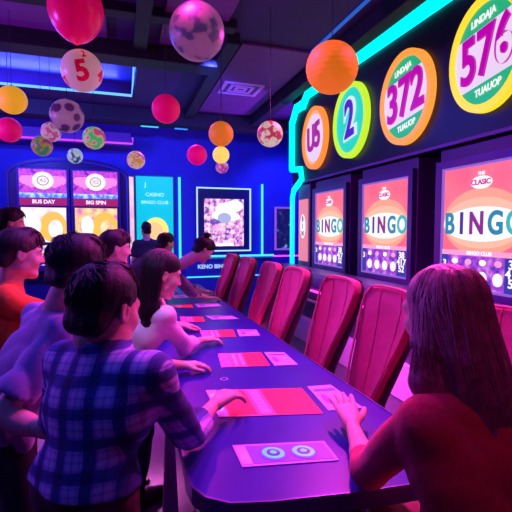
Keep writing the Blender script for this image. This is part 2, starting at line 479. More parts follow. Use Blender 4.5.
    hm = M[hair.get('mat', 'blackhair')]
    np_mesh('body', V, Q, [M[skin], M['eye'], M['iris'], M['lip'], hm], root, mi)
    # ---- top garment
    G = SDF(); o = .014
    torso(G, o)
    hem = hipz - .03 if hemz is None else hemz + .06
    for k in 'RL':
        e, w, d, n = J[k]; m_ = .9 if female else 1
        if sleeve == 'short':
            G.rc(sh[k], sh[k] + (e - sh[k])*.72, .055*s*m_ + .010, .054*s*m_ + .008, .03, cut=True)
        elif sleeve == 'rolled':
            G.rc(sh[k], e, .055*s + .008, .048*s + .008, .03); G.rc(e, e + (w - e)*.38, .049*s + .008, .043*s + .009, .015)
            G.rc(e + (w - e)*.28, e + (w - e)*.48, .051*s, .050*s, .006, cut=True, cuta=True)
        else:
            f = {'long': .93, 'three': .5, 'elbow': .22}[sleeve]
            G.rc(sh[k], e, .055*s*m_ + .007, .046*s*m_ + .008, .03); G.rc(e, e + (w - e)*f, .046*s*m_ + .007, .034*s*m_ + .008, .02, cut=True)
    G.rc(hip, hip - v3(0, 0, .12), .13*s, .135*s, .03, .85)
    if collar:
        G.rc(nb - u*.02, nb + unit(headbase - nb)*.055, .076*s, .066*s, .006, cut=True)
    else:
        G.rc(nb - u*.03, nb + unit(headbase - nb)*.012, .072*s, .062*s, .01, cut=True)
    # hem: cut below
    G.ops.append(('rc', v3(0, 0, hem - .06 - 2), v3(0, 0, hem - .06), 3, 3, .004, 1.0, None, True, 'sub', False))
    # neck opening
    G.rc(nb + unit(headbase - nb)*.012, headbase, (.055*s), .055*s, .004, op='sub')
    fp = folds(fold*s, 20, seed)
    G.post = lambda P, D: fp(P, D)
    V, Q = G.mesh(h*1.05)
    np_mesh('shirt', V, Q, M[top], root)
    # ---- trousers
    P_ = SDF()
    P_.rc(hip - X*.065*s, hip + X*.065*s, .113*s, .113*s, .04, .85); P_.rc(hip, hip + u*.07, .120*s, .120*s, .03, .85, cut=True)
    for k in 'RL':
        hj, kn, an = J[k + 'leg']
        P_.rc(hj, kn, .092*s, .068*s, .02); P_.rc(kn, an + v3(0, 0, .0), .068*s, .052*s, .02, cut=True)
    P_.post = folds(.004, 17, seed + 5)
    V, Q = P_.mesh(.011)
    np_mesh('trousers', V, Q, M[bottom], root)
    if hemz is not None:
        Bt = SDF(); Bt.rc(hip - u*.015, hip + u*.03, .128*s, .127*s, .004, .85, cut=True, cuta=True)
        V, Q = Bt.mesh(.009); np_mesh('belt', V, Q, M['belt'], root)
    for sx in (-1, 1):
        b = MB(); c0 = v3(sx*.105, .035, 0)
        pts = [(.0, -.10), (.036, -.085), (.042, -.03), (.040, .05), (.048, .11), (.040, .155), (.0, .175), (-.040, .155), (-.046, .11), (-.038, .05), (-.040, -.03), (-.034, -.085)]
        b.prism([(c0[0] + x, c0[1] + y) for x, y in pts], .0, .022)
        S2 = SDF(); S2.rc(v3(c0[0], c0[1] - .05, .05), v3(c0[0], c0[1] + .02, .055), .042, .042, .03); S2.rc(v3(c0[0], c0[1], .05), v3(c0[0], c0[1] + .12, .034), .042, .032, .03)
        V, Q = S2.mesh(.012); b2 = np_mesh('shoe', V, Q, M['shoe'], root); b.build('sole', M['shoe'], b2)
    # ---- hair
    K = SDF(); hr = hair; kind = hr['kind']
    def E(c, r, k=.012, op='add'): K.el(v3(*c)*g, v3(*r)*g, k*g, Fh, op)
    def C(a, b, ra, rb, k=.02, sq=1.0, op='add'): K.rc(v3(*a)*g, v3(*b)*g, ra*g, rb*g, k*g, sq, Fh, False, op)
    E((0, -.016, .040), (.0805, .103, .0885))
    if kind == 'short':
        C((0, .03, .095), (0, .062, .082), .04, .032, .03)
        C((-.035, -.066, -.045), (.035, -.066, -.045), .030, .030, .05)
        for q in (-1, 1): C((q*.068, .002, .03), (q*.068, .008, -.005), .014, .010, .015)
        E((0, .085, -.055), (.085, .075, .108), .012, 'sub')         # face opening
        for q in (-1, 1): E((q*.088, .016, -.050), (.034, .042, .062), .01, 'sub')
        E((0, -.03, -.152), (.12, .12, .060), .012, 'sub')            # nape
    else:
        L = hr.get('len', .36)
        E((0, .095, -.05), (.060, .06, .105), .012, 'sub')
        # curtain of hair in person space (falls straight down)
        back = HR @ v3(0, -1, 0); back[2] = 0; back = unit(back); rgt = HR @ v3(1, 0, 0); rgt[2] = 0; rgt = unit(rgt)
        FY = (hc, np.stack([rgt, -back, v3(0, 0, 1)], 1))
        def CF(a, b, ra, rb, k=.03, sq=1.0, op='add'): K.rc(v3(*a)*g, v3(*b)*g, ra*g, rb*g, k, sq, FY, False, op)
        bo = hr.get('off', 0.0); wd = hr.get('wide', 1.0); sy = hr.get('sideback', 0.0)
        CF((0, -.045, .02), (0, -.085 - bo*.25, -L*.55), .088, .088*wd, .03, .75)
        CF((0, -.085 - bo*.22, -L*.5), (hr.get('drift', 0), -.085 - bo, -L), .088*wd, .034*wd, .03, .6)
        for q in (-1, 1):
            CF((q*.055, -.02 + sy, .03), (q*.088*wd, -.03 + sy, -L*.5), .034, .040*wd, .03)
            CF((q*.088*wd, -.03 + sy, -L*.5), (q*.062*wd + hr.get('drift', 0), -.06 - bo, -L*.90), .040*wd, .012, .03)
            if hr.get('front', 1): CF((q*.048, .035, .05), (q*.075, .02, -.08), .022, .016, .02)
        for q, e_ in ((-.95, .95), (-.5, 1.06), (-.1, 1.16), (.35, 1.24), (.8, 1.12)):
            CF((q*.055*wd, -.085 - bo*.7, -L*.80), (q*.066*wd + hr.get('drift', 0)*1.4, -.078 - bo*1.15, -L*e_), .030, .006, .02)
    if hr.get('bun'):
        K.el(v3(*hr['bun'])*g, v3(.036, .036, .034)*g, .01, Fh)
    ph = rng.uniform(0, 6, 4)
    def grooves(P, D):
        q = (P - hc) @ HR/g
        th = np.arctan2(q[..., 0], -(q[..., 1]) + .02)
        r_ = np.sqrt(q[..., 0]**2 + (q[..., 1] + .02)**2)
        w = np.sin(th*24 + 3*np.sin(q[..., 2]*14 + ph[0]) + ph[1]) + .6*np.sin(th*43 + 2*np.sin(q[..., 2]*22 + ph[2]) + ph[3])
        return D + (.0005 if kind == 'short' else .0014)*g*w*np.clip(r_/.05, 0, 1)
    K.post = grooves
    V, Q = K.mesh(hairh)
    # locks over the surface
    if kind == 'short':
        nL = locks*3; a = rng.uniform(-PI, PI, nL); el_ = rng.uniform(-.15, 1.45, nL)
        dirs = np.stack([np.sin(a)*np.cos(el_), np.cos(a)*np.cos(el_), np.sin(el_)], -1)
        rr = np.linspace(.02, .15, 60)
        pts = (v3(0, -.017, .03) + dirs[:, None]*rr[None, :, None])*g
        W_ = pts @ HR.T + hc
        inside = K.at(W_) < 0
        last = np.where(inside.any(1), inside.shape[1] - 1 - np.argmax(inside[:, ::-1], 1), -1)
        ok = last > 35
        st = W_[np.arange(nL), np.maximum(last, 0)][ok]; dd = (dirs @ HR.T)[ok]
        fl = np.cross(dd, np.cross(np.array(HR @ v3(.15, .5, -.85)), dd)); fl /= np.linalg.norm(fl, axis=1, keepdims=True) + 1e-9
        fl += rng.normal(0, .13, fl.shape)
        tt = np.linspace(0, 1, 5)[None, :, None]
        Ps = st[:, None] - dd[:, None]*.003 + fl[:, None]*tt*.034*g + dd[:, None]*(np.sin(tt*2.9)*.0035 - tt*tt*.004)*g
        Rs = np.array([.0014, .0022, .002, .0015, .0004])[None]*g*np.ones((len(st), 1))
    else:
        nL = hr.get('strands', 150); th = rng.uniform(-hr.get('arc', 2.35), hr.get('arc', 2.35), nL); K_ = 22
        L = hr.get('len', .36); ztop = .118
        zz = np.linspace(0, 1, K_)
        zs = ztop - (zz**1.35)[None]*(L*rng.uniform(.75, 1.02, nL)[:, None] + ztop)
        th2 = th[:, None] + .12*np.sin(zz[None]*5 + rng.uniform(0, 6, nL)[:, None])
        dirs = np.stack([np.sin(th2), -np.cos(th2), 0*th2], -1)
        cen = np.stack([0*zs + hr.get('drift', 0)*zz[None], -.03 - .05*zz[None] - bo*zz[None]**2 + 0*zs, zs], -1)
        rr = np.linspace(0, .2, 70)
        Fb = FY[1]
        W_ = (cen[:, :, None] + dirs[:, :, None]*rr[None, None, :, None])*g @ Fb.T + hc
        inside = K.at(W_) < 0
        last = np.where(inside.any(-1), inside.shape[-1] - 1 - np.argmax(inside[..., ::-1], -1), 0)
        rad = rr[last]
        for _ in range(2): rad[:, 1:-1] = (rad[:, :-2] + rad[:, 1:-1]*2 + rad[:, 2:])/4
        Ps = (cen + dirs*(rad + rng.uniform(-.002, .004, (nL, 1)))[..., None])*g @ Fb.T + hc
        Rs = .0026*g*np.clip(1.15 - zz, .15, 1)[None]*np.ones((nL, 1))
    TV, TQ = tubes(Ps, Rs)
    V = np.concatenate([V, TV]); Q = np.concatenate([Q, TQ + len(V) - len(TV)])
    np_mesh('hair', V, Q, hm, root)
    return root

make_mats()
# ================================================================== SETTING
wallblue = mat('blue_wall_paint', (.03, .04, .55), .6, noise=.1, nscale=3)
ceilm = mat('dark_ceiling_paint', (.05, .018, .14), .7, noise=.15, nscale=2)
beamm = mat('black_beam_paint', (.012, .01, .02), .6)
floorm = mat('dark_glossy_floor', (.06, .03, .09), .28, noise=.25, nscale=5)
darkm = mat('dark_wall_paint', (.04, .03, .08), .6)
XL, XR, YB, YF, ZC = -4.2, 4.4, 9.7, -2.2, 4.0
struct(MB().box(XL, XR, YF, YB, -.1, 0).build('floor', floorm))
struct(MB().box(XL - .15, XL, YF - .15, YB + .15, -.1, ZC + .4).build('wall_left', wallblue))
struct(MB().box(XR, XR + .15, YF - .15, YB + .15, -.1, ZC + .4).build('wall_right', wallblue))
struct(MB().box(XL, XR, YB, YB + .15, -.1, ZC + .4).build('wall_back', wallblue))
struct(MB().box(XL, XR, YF - .15, YF, -.1, ZC + .4).build('wall_front', darkm))
# ceiling with a raised tray on the left (opening X<0.28, Y 6.3..7.9)
TX, TY0, TY1 = .28, 6.25, 7.9
c = MB()
c.box(XL, XR, YF, TY0, ZC, ZC + .3).box(XL, XR, TY1, YB, ZC, ZC + .3).box(TX, XR, TY0, TY1, ZC, ZC + .3).box(XL, TX, TY0, TY1, ZC + .26, ZC + .3)
struct(c.build('ceiling', ceilm))
trim = MB()   # tray lining, the neon's blue light put into its colour
trim.box(XL, TX - .002, TY0 + .002, TY1 - .002, ZC + .235, ZC + .258)
struct(trim.build('trim_1', mat('tray_blue_lit', (.05, .06, .6), .5)))
# dark beams
for i, (x0, x1, y0, y1, z0) in enumerate([(XL, 4.3, 8.55, 8.9, 3.72), (XL, TX + 1.0, 5.62, 5.95, 3.80), (1.25, 1.42, 5.0, 8.5, 3.86),
                                         (2.62, 2.80, 2.5, 8.5, 3.80), (XL, 1.3, 4.7, 4.86, 3.9), (.2, .36, 2.2, 5.6, 3.88)]):
    struct(MB().box(x0, x1, y0, y1, z0, ZC - .001, .01).build('trim_%d' % (i + 2), beamm))
# purple soffit panels on the ceiling
sofm = mat('purple_ceiling_panel', (.22, .04, .30), .6, noise=.1, nscale=2)
for i, (x0, x1, y0, y1) in enumerate([(-3.8, -.1, 2.6, 4.6), (.5, 1.2, 2.6, 5.5), (1.5, 2.55, 5.2, 8.3), (-3.8, -.1, 4.95, 5.55)]):
    struct(MB().box(x0, x1, y0, y1, ZC - .04, ZC - .002, .008).build('trim_%d' % (i + 8), sofm))
# low soffit above the slot machines
struct(MB().box(XL, .25, 9.1, YB - .002, 3.36, 3.62, .01).build('trim_12', mat('soffit_violet_paint', (.12, .05, .3), .6)))
# partition behind the bingo machines, with skirting
struct(MB().box(3.36, XR - .002, YF + .002, 7.02, 0, ZC - .001).build('wall_partition', darkm))

# ------------------------------------------------------------------ neon
cyan = glow('cyan_neon', (.02, .75, .85), 1.6); sky = glow('sky_blue_neon', (.12, .42, 1.0), 1.5)
pinkn = glow('magenta_neon', (.85, .05, .75), 1.5); violet = glow('violet_neon', (.35, .1, .9), 1.2)
ltblue = glow('pale_blue_neon', (.35, .55, 1.0), 1.4)
def neon(pts, r, m, label, closed=False, group=None):
    p = [Vector(q) for q in pts]; c0 = p[0].copy()
    o = MB().tube([q - c0 for q in p], r, 8, closed).build('neon_tube', m, None, True, loc=c0)
    return tag(o, label, 'neon light', group)
neon([(XL + .1, 7.86, 4.0), (TX - .04, 7.86, 4.0), (TX - .04, 6.3, 4.0)], .022, sky, 'blue neon tube edging the raised ceiling tray, bent at its right corner')
neon([(XL + .1, 9.07, 3.40), (.28, 9.07, 3.40), (.28, 9.07, 3.52)], .018, glow('pink_violet_neon', (.6, .05, .8), 1.3), 'pink violet neon tube along the soffit above the slot machines')
neon([(1.30, 9.66, .75), (1.30, 9.66, 2.83)], .028, glow('aqua_neon', (.05, .5, .95), 1.8), 'vertical blue neon tube left of the framed wall screen')
neon([(3.28, 9.66, .75), (3.28, 9.66, 2.74)], .028, glow('aqua_neon', (.05, .5, .95), 1.8), 'vertical blue neon tube right of the framed wall screen')
neon([(2.45, 1.5, 3.98), (2.45, 6.9, 3.98)], .02, glow('deep_blue_neon', (.02, .12, .6), .8), 'dim deep blue neon tube on the ceiling, parallel to the turquoise band')
# ceiling downlight bars at the back
for x, w_, l in ((.60, .34, 'teal ceiling light bar near the back wall, the wider of two'), (1.22, .26, 'small blue ceiling light bar near the back wall, right of the teal one')):
    o = thing('ceiling_light', l, 'ceiling light', (x, 8.72, 3.72))
    MB().box(-w_/2 - .02, w_/2 + .02, -.06, .06, -.03, 0, .005).build('housing', beamm, o)
    MB().box(-w_/2, w_/2, -.045, .045, -.036, -.028).build('diffuser', glow('teal_light', (.03, .45, .6), 1.5) if x < 1 else glow('blue_light', (.03, .2, .7), 1.5), o)
# air vent
o = thing('ceiling_vent', 'square lilac air vent in the dark ceiling', 'vent', (1.93, 6.8, ZC - .04))
fr = [(-.33, -.28), (.33, -.28), (.33, .28), (-.33, .28)]
MB().ring(fr, [(x*.82, y*.82) for x, y in fr], -.02, 0).build('frame', mat('lilac_vent_metal', (.75, .4, .8), .5), o)
MB().box(-.3, .3, -.25, .25, -.006, -.001).build('backing', mat('vent_dark', (.12, .05, .2), .6), o)
for k in range(2):
    f = .6 - .3*k; MB().ring([(x*f, y*f) for x, y in fr], [(x*(f - .14), y*(f - .14)) for x, y in fr], -.018, -.004).build('louvre', MATS['lilac_vent_metal'], o)

# ================================================================== SIGN FASCIA
FX = 2.93     # face plane of the fascia
o = thing('sign_fascia', 'long black fascia board carrying the round number signs', 'sign board', (3.14, 3.5, 2.42))
def fz(y): return 2.42
pts = [(1.5, 2.42), (7.0, 2.42), (7.0, 4.0 - .02), (1.5, 4.0 - .02)]
b = MB().box(FX - 3.14, 3.35 - 3.14, 1.2 - 3.5, 6.98 - 3.5, 0, 3.98 - 2.42, .015)
b.build('panel', mat('black_gloss_board', (.012, .008, .03), .35), o)
MB().box(FX - 3.155, FX - 3.135, 1.2 - 3.5, 6.98 - 3.5, .0, .03).build('edge_strip', mat('violet_edge_strip', (.25, .1, .5), .4), o)
cy = glow('turquoise_neon', (.0, .78, .80), 1.7)
def flat_neon(path, w, m, label):
    """a flat channel-letter style neon band on the plane X=const, path of (y, z)"""
    b = MB(); n = len(path)
    for (y0, z0), (y1, z1) in zip(path, path[1:]):
        d = Vector((y1 - y0, z1 - z0)); L = d.length; d.normalize(); p = Vector((-d.y, d.x))*w/2; d2 = d*w*.35
        b.prism([(y0 - d2.x + p.x, z0 - d2.y + p.y), (y1 + d2.x + p.x, z1 + d2.y + p.y), (y1 + d2.x - p.x, z1 + d2.y - p.y), (y0 - d2.x - p.x, z0 - d2.y - p.y)], 0, .05,
                Matrix(((0, 0, -1, FX), (1, 0, 0, 0), (0, 1, 0, 0), (0, 0, 0, 1))))
    return tag(b.build('neon_band', m), label, 'neon light')
flat_neon([(1.3, 3.80), (6.30, 3.82), (6.45, 3.70), (6.75, 3.70), (6.93, 3.50), (6.93, 2.75)], .15, cy, 'broad turquoise neon band along the top and far end of the black fascia')
flat_neon([(6.93, 2.70), (6.55, 2.66), (6.5, 2.48), (6.84, 2.33), (6.9, 2.2), (6.9, .95)], .09, cy, 'stepped turquoise neon band running down past the farthest bingo machine')

purp = glow('sign_purple', (.46, .0, .36), 1.0)
def sign(y, z, r, rimc, midc, label, digits, style, size, col, kx=.86):
    o = thing('number_sign', label, 'sign', (FX, y, z), 0, 'round lit number signs on the fascia')
    b = MB(); E_ = ell(0, 0, r, r, 48); I_ = ell(0, 0, r*.86, r*.86, 48)
    o.scale = (1, kx, 1)
    b.ring(E_, I_, 0, .07, M_LEFT); b.build('rim', rimc, o)
    MB().prism(ell(0, 0, r*.87, r*.87, 48), 0, .045, M_LEFT).build('face', midc, o)
    pale = glow('sign_pale_lilac', (.9, .72, .95), .85)
    def band(h_):
        n = 14; rr = r*.85; t0 = math.asin(h_/rr)
        P = [(rr*math.cos(-t0 + 2*t0*i/n), rr*math.sin(-t0 + 2*t0*i/n)) for i in range(n + 1)]
        P += [(-x, -y_) for x, y_ in P]; return P
    Rt = M_LEFT @ Matrix.Rotation(R(8), 4, 'Z')
    if style == 'band':
        MB().prism(band(r*.47), .045, .052, Rt).build('band', pale, o)
        for sgn, tx in ((1, 'LINDAJA'), (-1, 'TUAUOP')):
            text('lettering', tx, r*.17, glow('sign_white', (.9, .95, .9), .9), o, Rt @ T(0, sgn*r*.62, .056), bold=.003, shear=.15)
    elif style == 'disc':
        MB().prism(ell(0, 0, r*.72, r*.76, 40), .045, .052, M_LEFT).build('disc', pale, o)
    if style == 'halo':
        text('outline', digits, size, glow('sign_pale_blue', (.75, .85, 1), .9), o, Rt @ T(0, 0, .056), bold=.045, shear=.12, depth=.01)
    text('digits', digits, size, col, o, Rt @ T(0, -.01, .066) @ Matrix.Diagonal((.84, 1, 1, 1)), bold=.014, shear=.12, depth=.02, spacing=1.0)
    return o
yel = glow('sign_yellow', (1.0, .72, .03), 1.0); orr = glow('sign_orange', (1.0, .27, .04), 1.0); grn = glow('sign_green', (.02, .50, .22), .8)
sign(2.79, 3.09, .475, yel, grn, 'round lit sign numbered 576 with a yellow rim', '576', 'band', .52, purp, .80)
sign(3.82, 3.03, .485, glow('sign_amber', (1.0, .34, .05), 1.0), grn, 'round lit sign numbered 372 with an orange rim', '372', 'band', .56, purp)
sign(4.94, 3.07, .485, glow('sign_lime', (.55, .85, .03), 1.0), glow('sign_teal', (.02, .70, .55), .9), 'round teal sign with a lime rim and a blue number 2', '2', 'halo', .66, glow('sign_blue', (.08, .02, .55), .9))
sign(6.0, 3.06, .475, orr, glow('sign_orange_pink', (1.0, .45, .3), .9), 'smallest looking round sign at the far end, orange rim around purple figures', 'U5', 'disc', .52, glow('sign_plum', (.40, .02, .35), .9))

# ================================================================== BINGO MACHINES
cabm = mat('violet_black_cabinet', (.13, .04, .26), .35); bezm = mat('violet_bezel_metal', (.16, .07, .34), .3, metal=.4)
scr_top = pattern('screen_coral', 'noise', 2.0, [(1.0, .12, .22), (1.0, .21, .27)], [.35, .65], emit=.95)
scr_glow = glow('screen_peach', (1.0, .50, .34), 1.0); scr_cream = glow('screen_cream', (1.0, .86, .85), 1.1)
scr_bot = pattern('screen_violet', 'noise', 14, [(.10, .04, .6), (.5, .08, .75), (.75, .35, .9)], [.35, .52, .72], emit=.8)
navy = glow('screen_navy', (.04, .05, .42), .8); tealt = glow('screen_teal_letter', (.02, .30, .48), .8); darkt = glow('screen_dark_letter', (.07, .05, .35), .7)
ballg = glow('screen_ball_white', (1.0, .75, .85), 1.2); pinkg = glow('screen_pink', (1.0, .35, .6), 1.0)
def bingo(yc, w, label, first=[None]):
    z0, z1 = 1.13, 2.19; hw = w/2
    if first[0] is not None:
        o = copy_tree(first[0]); o.location = (2.93, yc, 0); o['label'] = label; return o
    o = thing('bingo_machine', label, 'arcade machine', (2.93, yc, 0), 0, 'bingo machines under the fascia')
    first[0] = o
    MB().box(.03, .40, -hw - .10, hw + .10, .0, 2.40, .012).build('cabinet', cabm, o)
    zc = (z0 + z1)/2; hh = (z1 - z0)/2
    A = T(0, 0, zc) @ M_LEFT
    MB().ring(rect(-hw - .09, hw + .09, -hh - .10, hh + .09), rect(-hw - .02, hw + .02, -hh - .02, hh + .02), -.03, .03, A).build('bezel', bezm, o)
    MB().ring(rect(-hw - .022, hw + .022, -hh - .022, hh + .022), rect(-hw, hw, -hh, hh), -.02, .018, A).build('bezel_edge', glow('violet_edge_glow', (.35, .15, .8), .7), o)
    s = MB().box(-.001, .029, -hw, hw, z0, z1).build('screen', scr_top, o)
    f = lambda d: T(-.001, 0, zc) @ M_LEFT @ T(0, 0, d)
    MB().prism([(hw*.99*x, .05 + .29*y) for x, y in [(math.cos(t), math.sin(t)) for t in np.linspace(0, 2*PI, 40)[:-1]]], 0, .002, f(0)).build('oval', glow('screen_peach_rim', (1.0, .36, .25), 1.0), s)
    MB().prism(ell(0, .04, hw*.97, .22, 40), .002, .004, f(0)).build('oval', scr_glow, s)
    MB().prism(ell(0, .03, hw*.98, .150, 40), .004, .006, f(0)).build('oval', scr_cream, s)
    MB().prism(rect(-hw, hw, -hh, -.24), .006, .008, f(0)).build('lower_panel', scr_bot, s)
    MB().prism(rect(-hw, hw, -.245, -.20), .006, .009, f(0)).build('caption_bar', pinkg, s)
    text('caption', 'BINGO CLUB', .045, scr_cream, s, f(.012) @ T(0, -.223, 0), bold=.001)
    MB().prism(rect(hw*.60, hw, -hh, -.245), .008, .010, f(0)).build('side_panel', navy, s)
    MB().prism(rect(-hw, -hw*.82, -hh, -.245), .008, .010, f(0)).build('side_panel', navy, s)
    for k, tx in enumerate(('38', '417', '52')):
        text('side_digits', tx, .10, scr_cream, s, f(.013) @ T(hw*.80, -.30 - .075*k, 0), bold=.002)
    text('side_digits', '3', .09, scr_cream, s, f(.013) @ T(-hw*.91, -.33, 0), bold=.002)
    for k in range(4):
        MB().prism(ell(-hw*.62 + k*hw*.36, -.43, .046, .055, 20), .010, .016, f(0)).build('ball', ballg, s)
    for k in range(4):
        MB().prism(ell(-hw*.62 + k*hw*.36, -.30, .035, .026, 16), .010, .014, f(0)).build('prize_icon', pinkg if k % 2 else scr_cream, s)
    for k, (ch, mm) in enumerate(zip('BINGO', (tealt, darkt, glow('screen_plum_letter', (.30, .04, .35), .7), tealt, glow('screen_sea_letter', (.05, .50, .5), .9)))):
        x_ = (-.335, -.195, -.035, .155, .335)[k]
        text('letter', ch, .27, mm, s, f(.012) @ T(x_*hw/.42, .03, 0) @ Matrix.Diagonal((.78, 1, 1, 1)), bold=.007, depth=.008)
    MB().prism([(x, .385 + y) for x, y in ell(0, 0, .11, .055, 24)], .004, .010, f(0)).build('logo', scr_cream, s)
    text('logo_text', 'CLASIC', .062, glow('screen_magenta_letter', (.75, .03, .35), .8), s, f(.015) @ T(0, .385, 0), bold=.002)
    text('logo_text', 'THE', .04, scr_cream, s, f(.010) @ T(0, .46, 0), bold=.001)
    return o
bingo(2.83, .86, 'nearest bingo machine, largest BINGO screen, at the right')
bingo(4.21, .88, 'middle bingo machine, BINGO screen between the far and the nearest one')
bingo(5.56, .86, 'far wide bingo machine with a BINGO screen beside the narrow pink one')
# narrow lit panel at the far end
o = thing('light_box', 'narrow pink lit advertising panel beyond the farthest bingo machine', 'light box', (2.93, 6.5, 0))
MB().box(.02, .40, -.24, .24, 0, 2.40, .01).build('cabinet', cabm, o)
s = MB().box(-.0, .02, -.17, .17, 1.12, 2.15).build('screen', glow('screen_salmon', (.95, .25, .35), .8), o)
MB().prism(ell(0, 0, .10, .20), 0, .004, T(0, 0, 1.7) @ M_LEFT).build('oval', scr_cream, s)
text('lettering', 'B\nI\nN', .12, darkt, s, T(-.006, 0, 1.7) @ M_LEFT, bold=.004)

# purple console ledge with rail and lit kick panel
o = thing('console_ledge', 'long padded violet ledge running below the bingo screens', 'ledge', (2.7, 3.6, 0))
b = MB().box(-.25, .20, -3.4, 3.3, .84, 1.06, .06, seg=4); b.build('padded_top', mat('violet_vinyl', (.30, .12, .55), .38), o, True)
MB().box(-.10, .20, -3.4, 3.3, .36, .84).build('front_panel', mat('dark_violet_laminate', (.05, .02, .10), .4), o)
MB().box(-.16, .20, -3.4, 3.3, .0, .36, .01).build('kick_panel', mat('lilac_laminate', (.65, .35, .8), .35), o)
MB().tube([(-.20, -3.3, .66), (-.20, 3.2, .66)], .022).build('rail', mat('rose_metal', (.7, .3, .5), .3, metal=.8), o, True)
for k in range(8): MB().tube([(-.20, -3.1 + .88*k, .66), (-.09, -3.1 + .88*k, .66)], .014).build('rail_bracket', MATS['rose_metal'], o, True)
tag(MB().tube([(0, 0, 0), (0, 6.5, 0)], .016).build('neon_tube', glow('added_pink_neon', (1.0, .03, .6), 3.0), None, True, loc=(2.52, .3, .80)), 'added unseen pink neon tube under the violet ledge, lighting the kick panel', 'neon light')  # unseen tube added to light the kick panel

# ================================================================== BACK WALL
YW = YB
# slot machine surround
o = thing('slot_surround', 'dark blue arched housing around the two slot machines', 'arcade housing', (-.94, 9.2, 0))
n = 20; W2 = 1.14; arch = [(-W2, 0), (W2, 0)] + [(W2*math.cos(t), 2.72 + .36*math.sin(t)) for t in np.linspace(0, PI, n)]
MB().prism(arch, 0, .40, T(0, .42, 0) @ M_FRONT).build('housing', mat('midnight_blue_laminate', (.015, .012, .10), .35), o)
inner = [(-W2*.96, 0), (W2*.96, 0)] + [(W2*.96*math.cos(t), 2.70 + .31*math.sin(t)) for t in np.linspace(0, PI, n)]
b = MB(); b.tube([(x, .01, z) for x, z in inner[1:]] + [(-W2*.96, .01, 0)], .016); b.build('edge_strip', mat('blue_edge_strip', (.08, .06, .5), .4), o)
slot_header = pattern('slot_header_art', 'noise', 9, [(.25, .02, .5), (.9, .1, .7), (.3, .05, .7)], [.35, .5, .66], emit=.8)
def slot(xc, label, art, seed):
    o = thing('slot_machine', label, 'slot machine', (xc, 9.14, 0), 0, 'slot machines under the blue arch')
    MB().box(-.47, .47, .0, .04, .0, 2.86, .008).build('cabinet', mat('indigo_cabinet', (.05, .03, .25), .35), o)
    f = lambda d=0: T(0, -.001, 0) @ M_FRONT @ T(0, 0, d)
    hd = MB().prism(rect(-.42, .42, 2.36, 2.82), 0, .006, f()).build('header', slot_header, o)
    for q in (-1, 1):
        b = MB()
        for k in range(3): b.prism(ell(q*(.20 + .07*k), 2.58 + .015*k, .07, .12 - .02*k, 18), .006, .012 + .002*k, f())
        b.build('wing', glow('slot_pink', (1.0, .25, .6), 1.1), hd)
    MB().prism(ell(0, 2.60, .19, .17, 28), .014, .022, f()).build('medallion', glow('slot_white_pink', (1.0, .75, .9), 1.2), hd)
    MB().ring(ell(0, 2.60, .11, .10, 24), ell(0, 2.60, .085, .075, 24), .022, .028, f()).build('medallion_ring', glow('slot_olive', (.45, .5, .25), .8), hd)
    text('medallion_text', 'X2' if seed else 'A2', .10, glow('slot_olive', (.45, .5, .25), .8), hd, f(.026) @ T(0, 2.6, 0), bold=.003)
    MB().prism(rect(-.42, .42, 2.27, 2.36), 0, .010, f()).build('blue_strip', pattern('slot_blue_strip', 'noise', 12, [(.1, .2, .9), (.5, .8, 1)], [.4, .6], emit=1.0), o)
    rs = MB().prism(rect(-.42, .42, 2.12, 2.26), 0, .008, f()).build('red_strip', glow('slot_red', (.5, .02, .15), .7), o)
    text('strip_text', 'BIG SPIN' if seed else 'BUS DAY', .10, glow('slot_letter_white', (1, .8, .95), 1.1), rs, f(.012) @ T(0, 2.19, 0), bold=.003)
    MB().prism(rect(-.40, .40, 1.40, 2.08), 0, .006, f()).build('screen', art, o)
    sc_ = o.children[-1]
    b = MB(); b.ring(ell(.16, 1.70, .25, .30), ell(.20, 1.66, .13, .18), .006, .010, f()).build('swirl', glow('slot_gold', (1.0, .55, .08), 1.0), sc_)
    MB().prism(ell(-.17, 1.72, .12, .2, 20), .006, .010, f()).build('figure', glow('slot_cream', (1.0, .9, .85), 1.1), sc_)
    MB().ring(rect(-.43, .43, 1.37, 2.11), rect(-.40, .40, 1.40, 2.08), 0, .018, f()).build('bezel', mat('slot_bezel', (.06, .02, .12), .3), o)
    MB().prism(rect(-.40, .40, 1.02, 1.34), 0, .006, f()).build('lower_screen', pattern('slot_lower_art', 'noise', 8, [(.3, .1, .6), (1, .85, .7), (1, .5, .2)], [.38, .5, .65], emit=1.0), o)
    MB().prism([(-.42, .86), (.42, .86), (.42, .96), (-.42, .96)], 0, .30, f()).build('button_deck', mat('slot_deck', (.1, .04, .2), .35), o)
    dk = o.children[-1]
    for k in range(5): MB().cyl((-.28 + .14*k, -.2, .96), (-.28 + .14*k, -.2, .975), .035).build('button', glow('slot_button', (.9, .5, .9), .9), dk)
    return o
slot(-1.41, 'left slot machine under the blue arch, white picture on its screen', pattern('slot_art_white', 'noise', 4.5, [(1, .92, .9), (1, .85, .7), (.8, .5, .9)], [.45, .55, .68], emit=1.0), 0)
slot(-.45, 'right slot machine under the blue arch, golden swirl on its screen', pattern('slot_art_gold', 'noise', 5, [(.75, .2, .5), (1, .6, .2), (1, .85, .5)], [.36, .48, .64], emit=1.0), 1)
# pale strip light box
o = MB().box(.14, .30, 9.64, 9.70, .0, 2.80, .01).build('light_box', pattern('strip_art', 'noise', 3, [(.9, .5, .75), (1, .75, .8)], [.4, .6], emit=.9))
tag(o, 'narrow pale pink lit strip between the slot machines and the teal poster', 'light box')
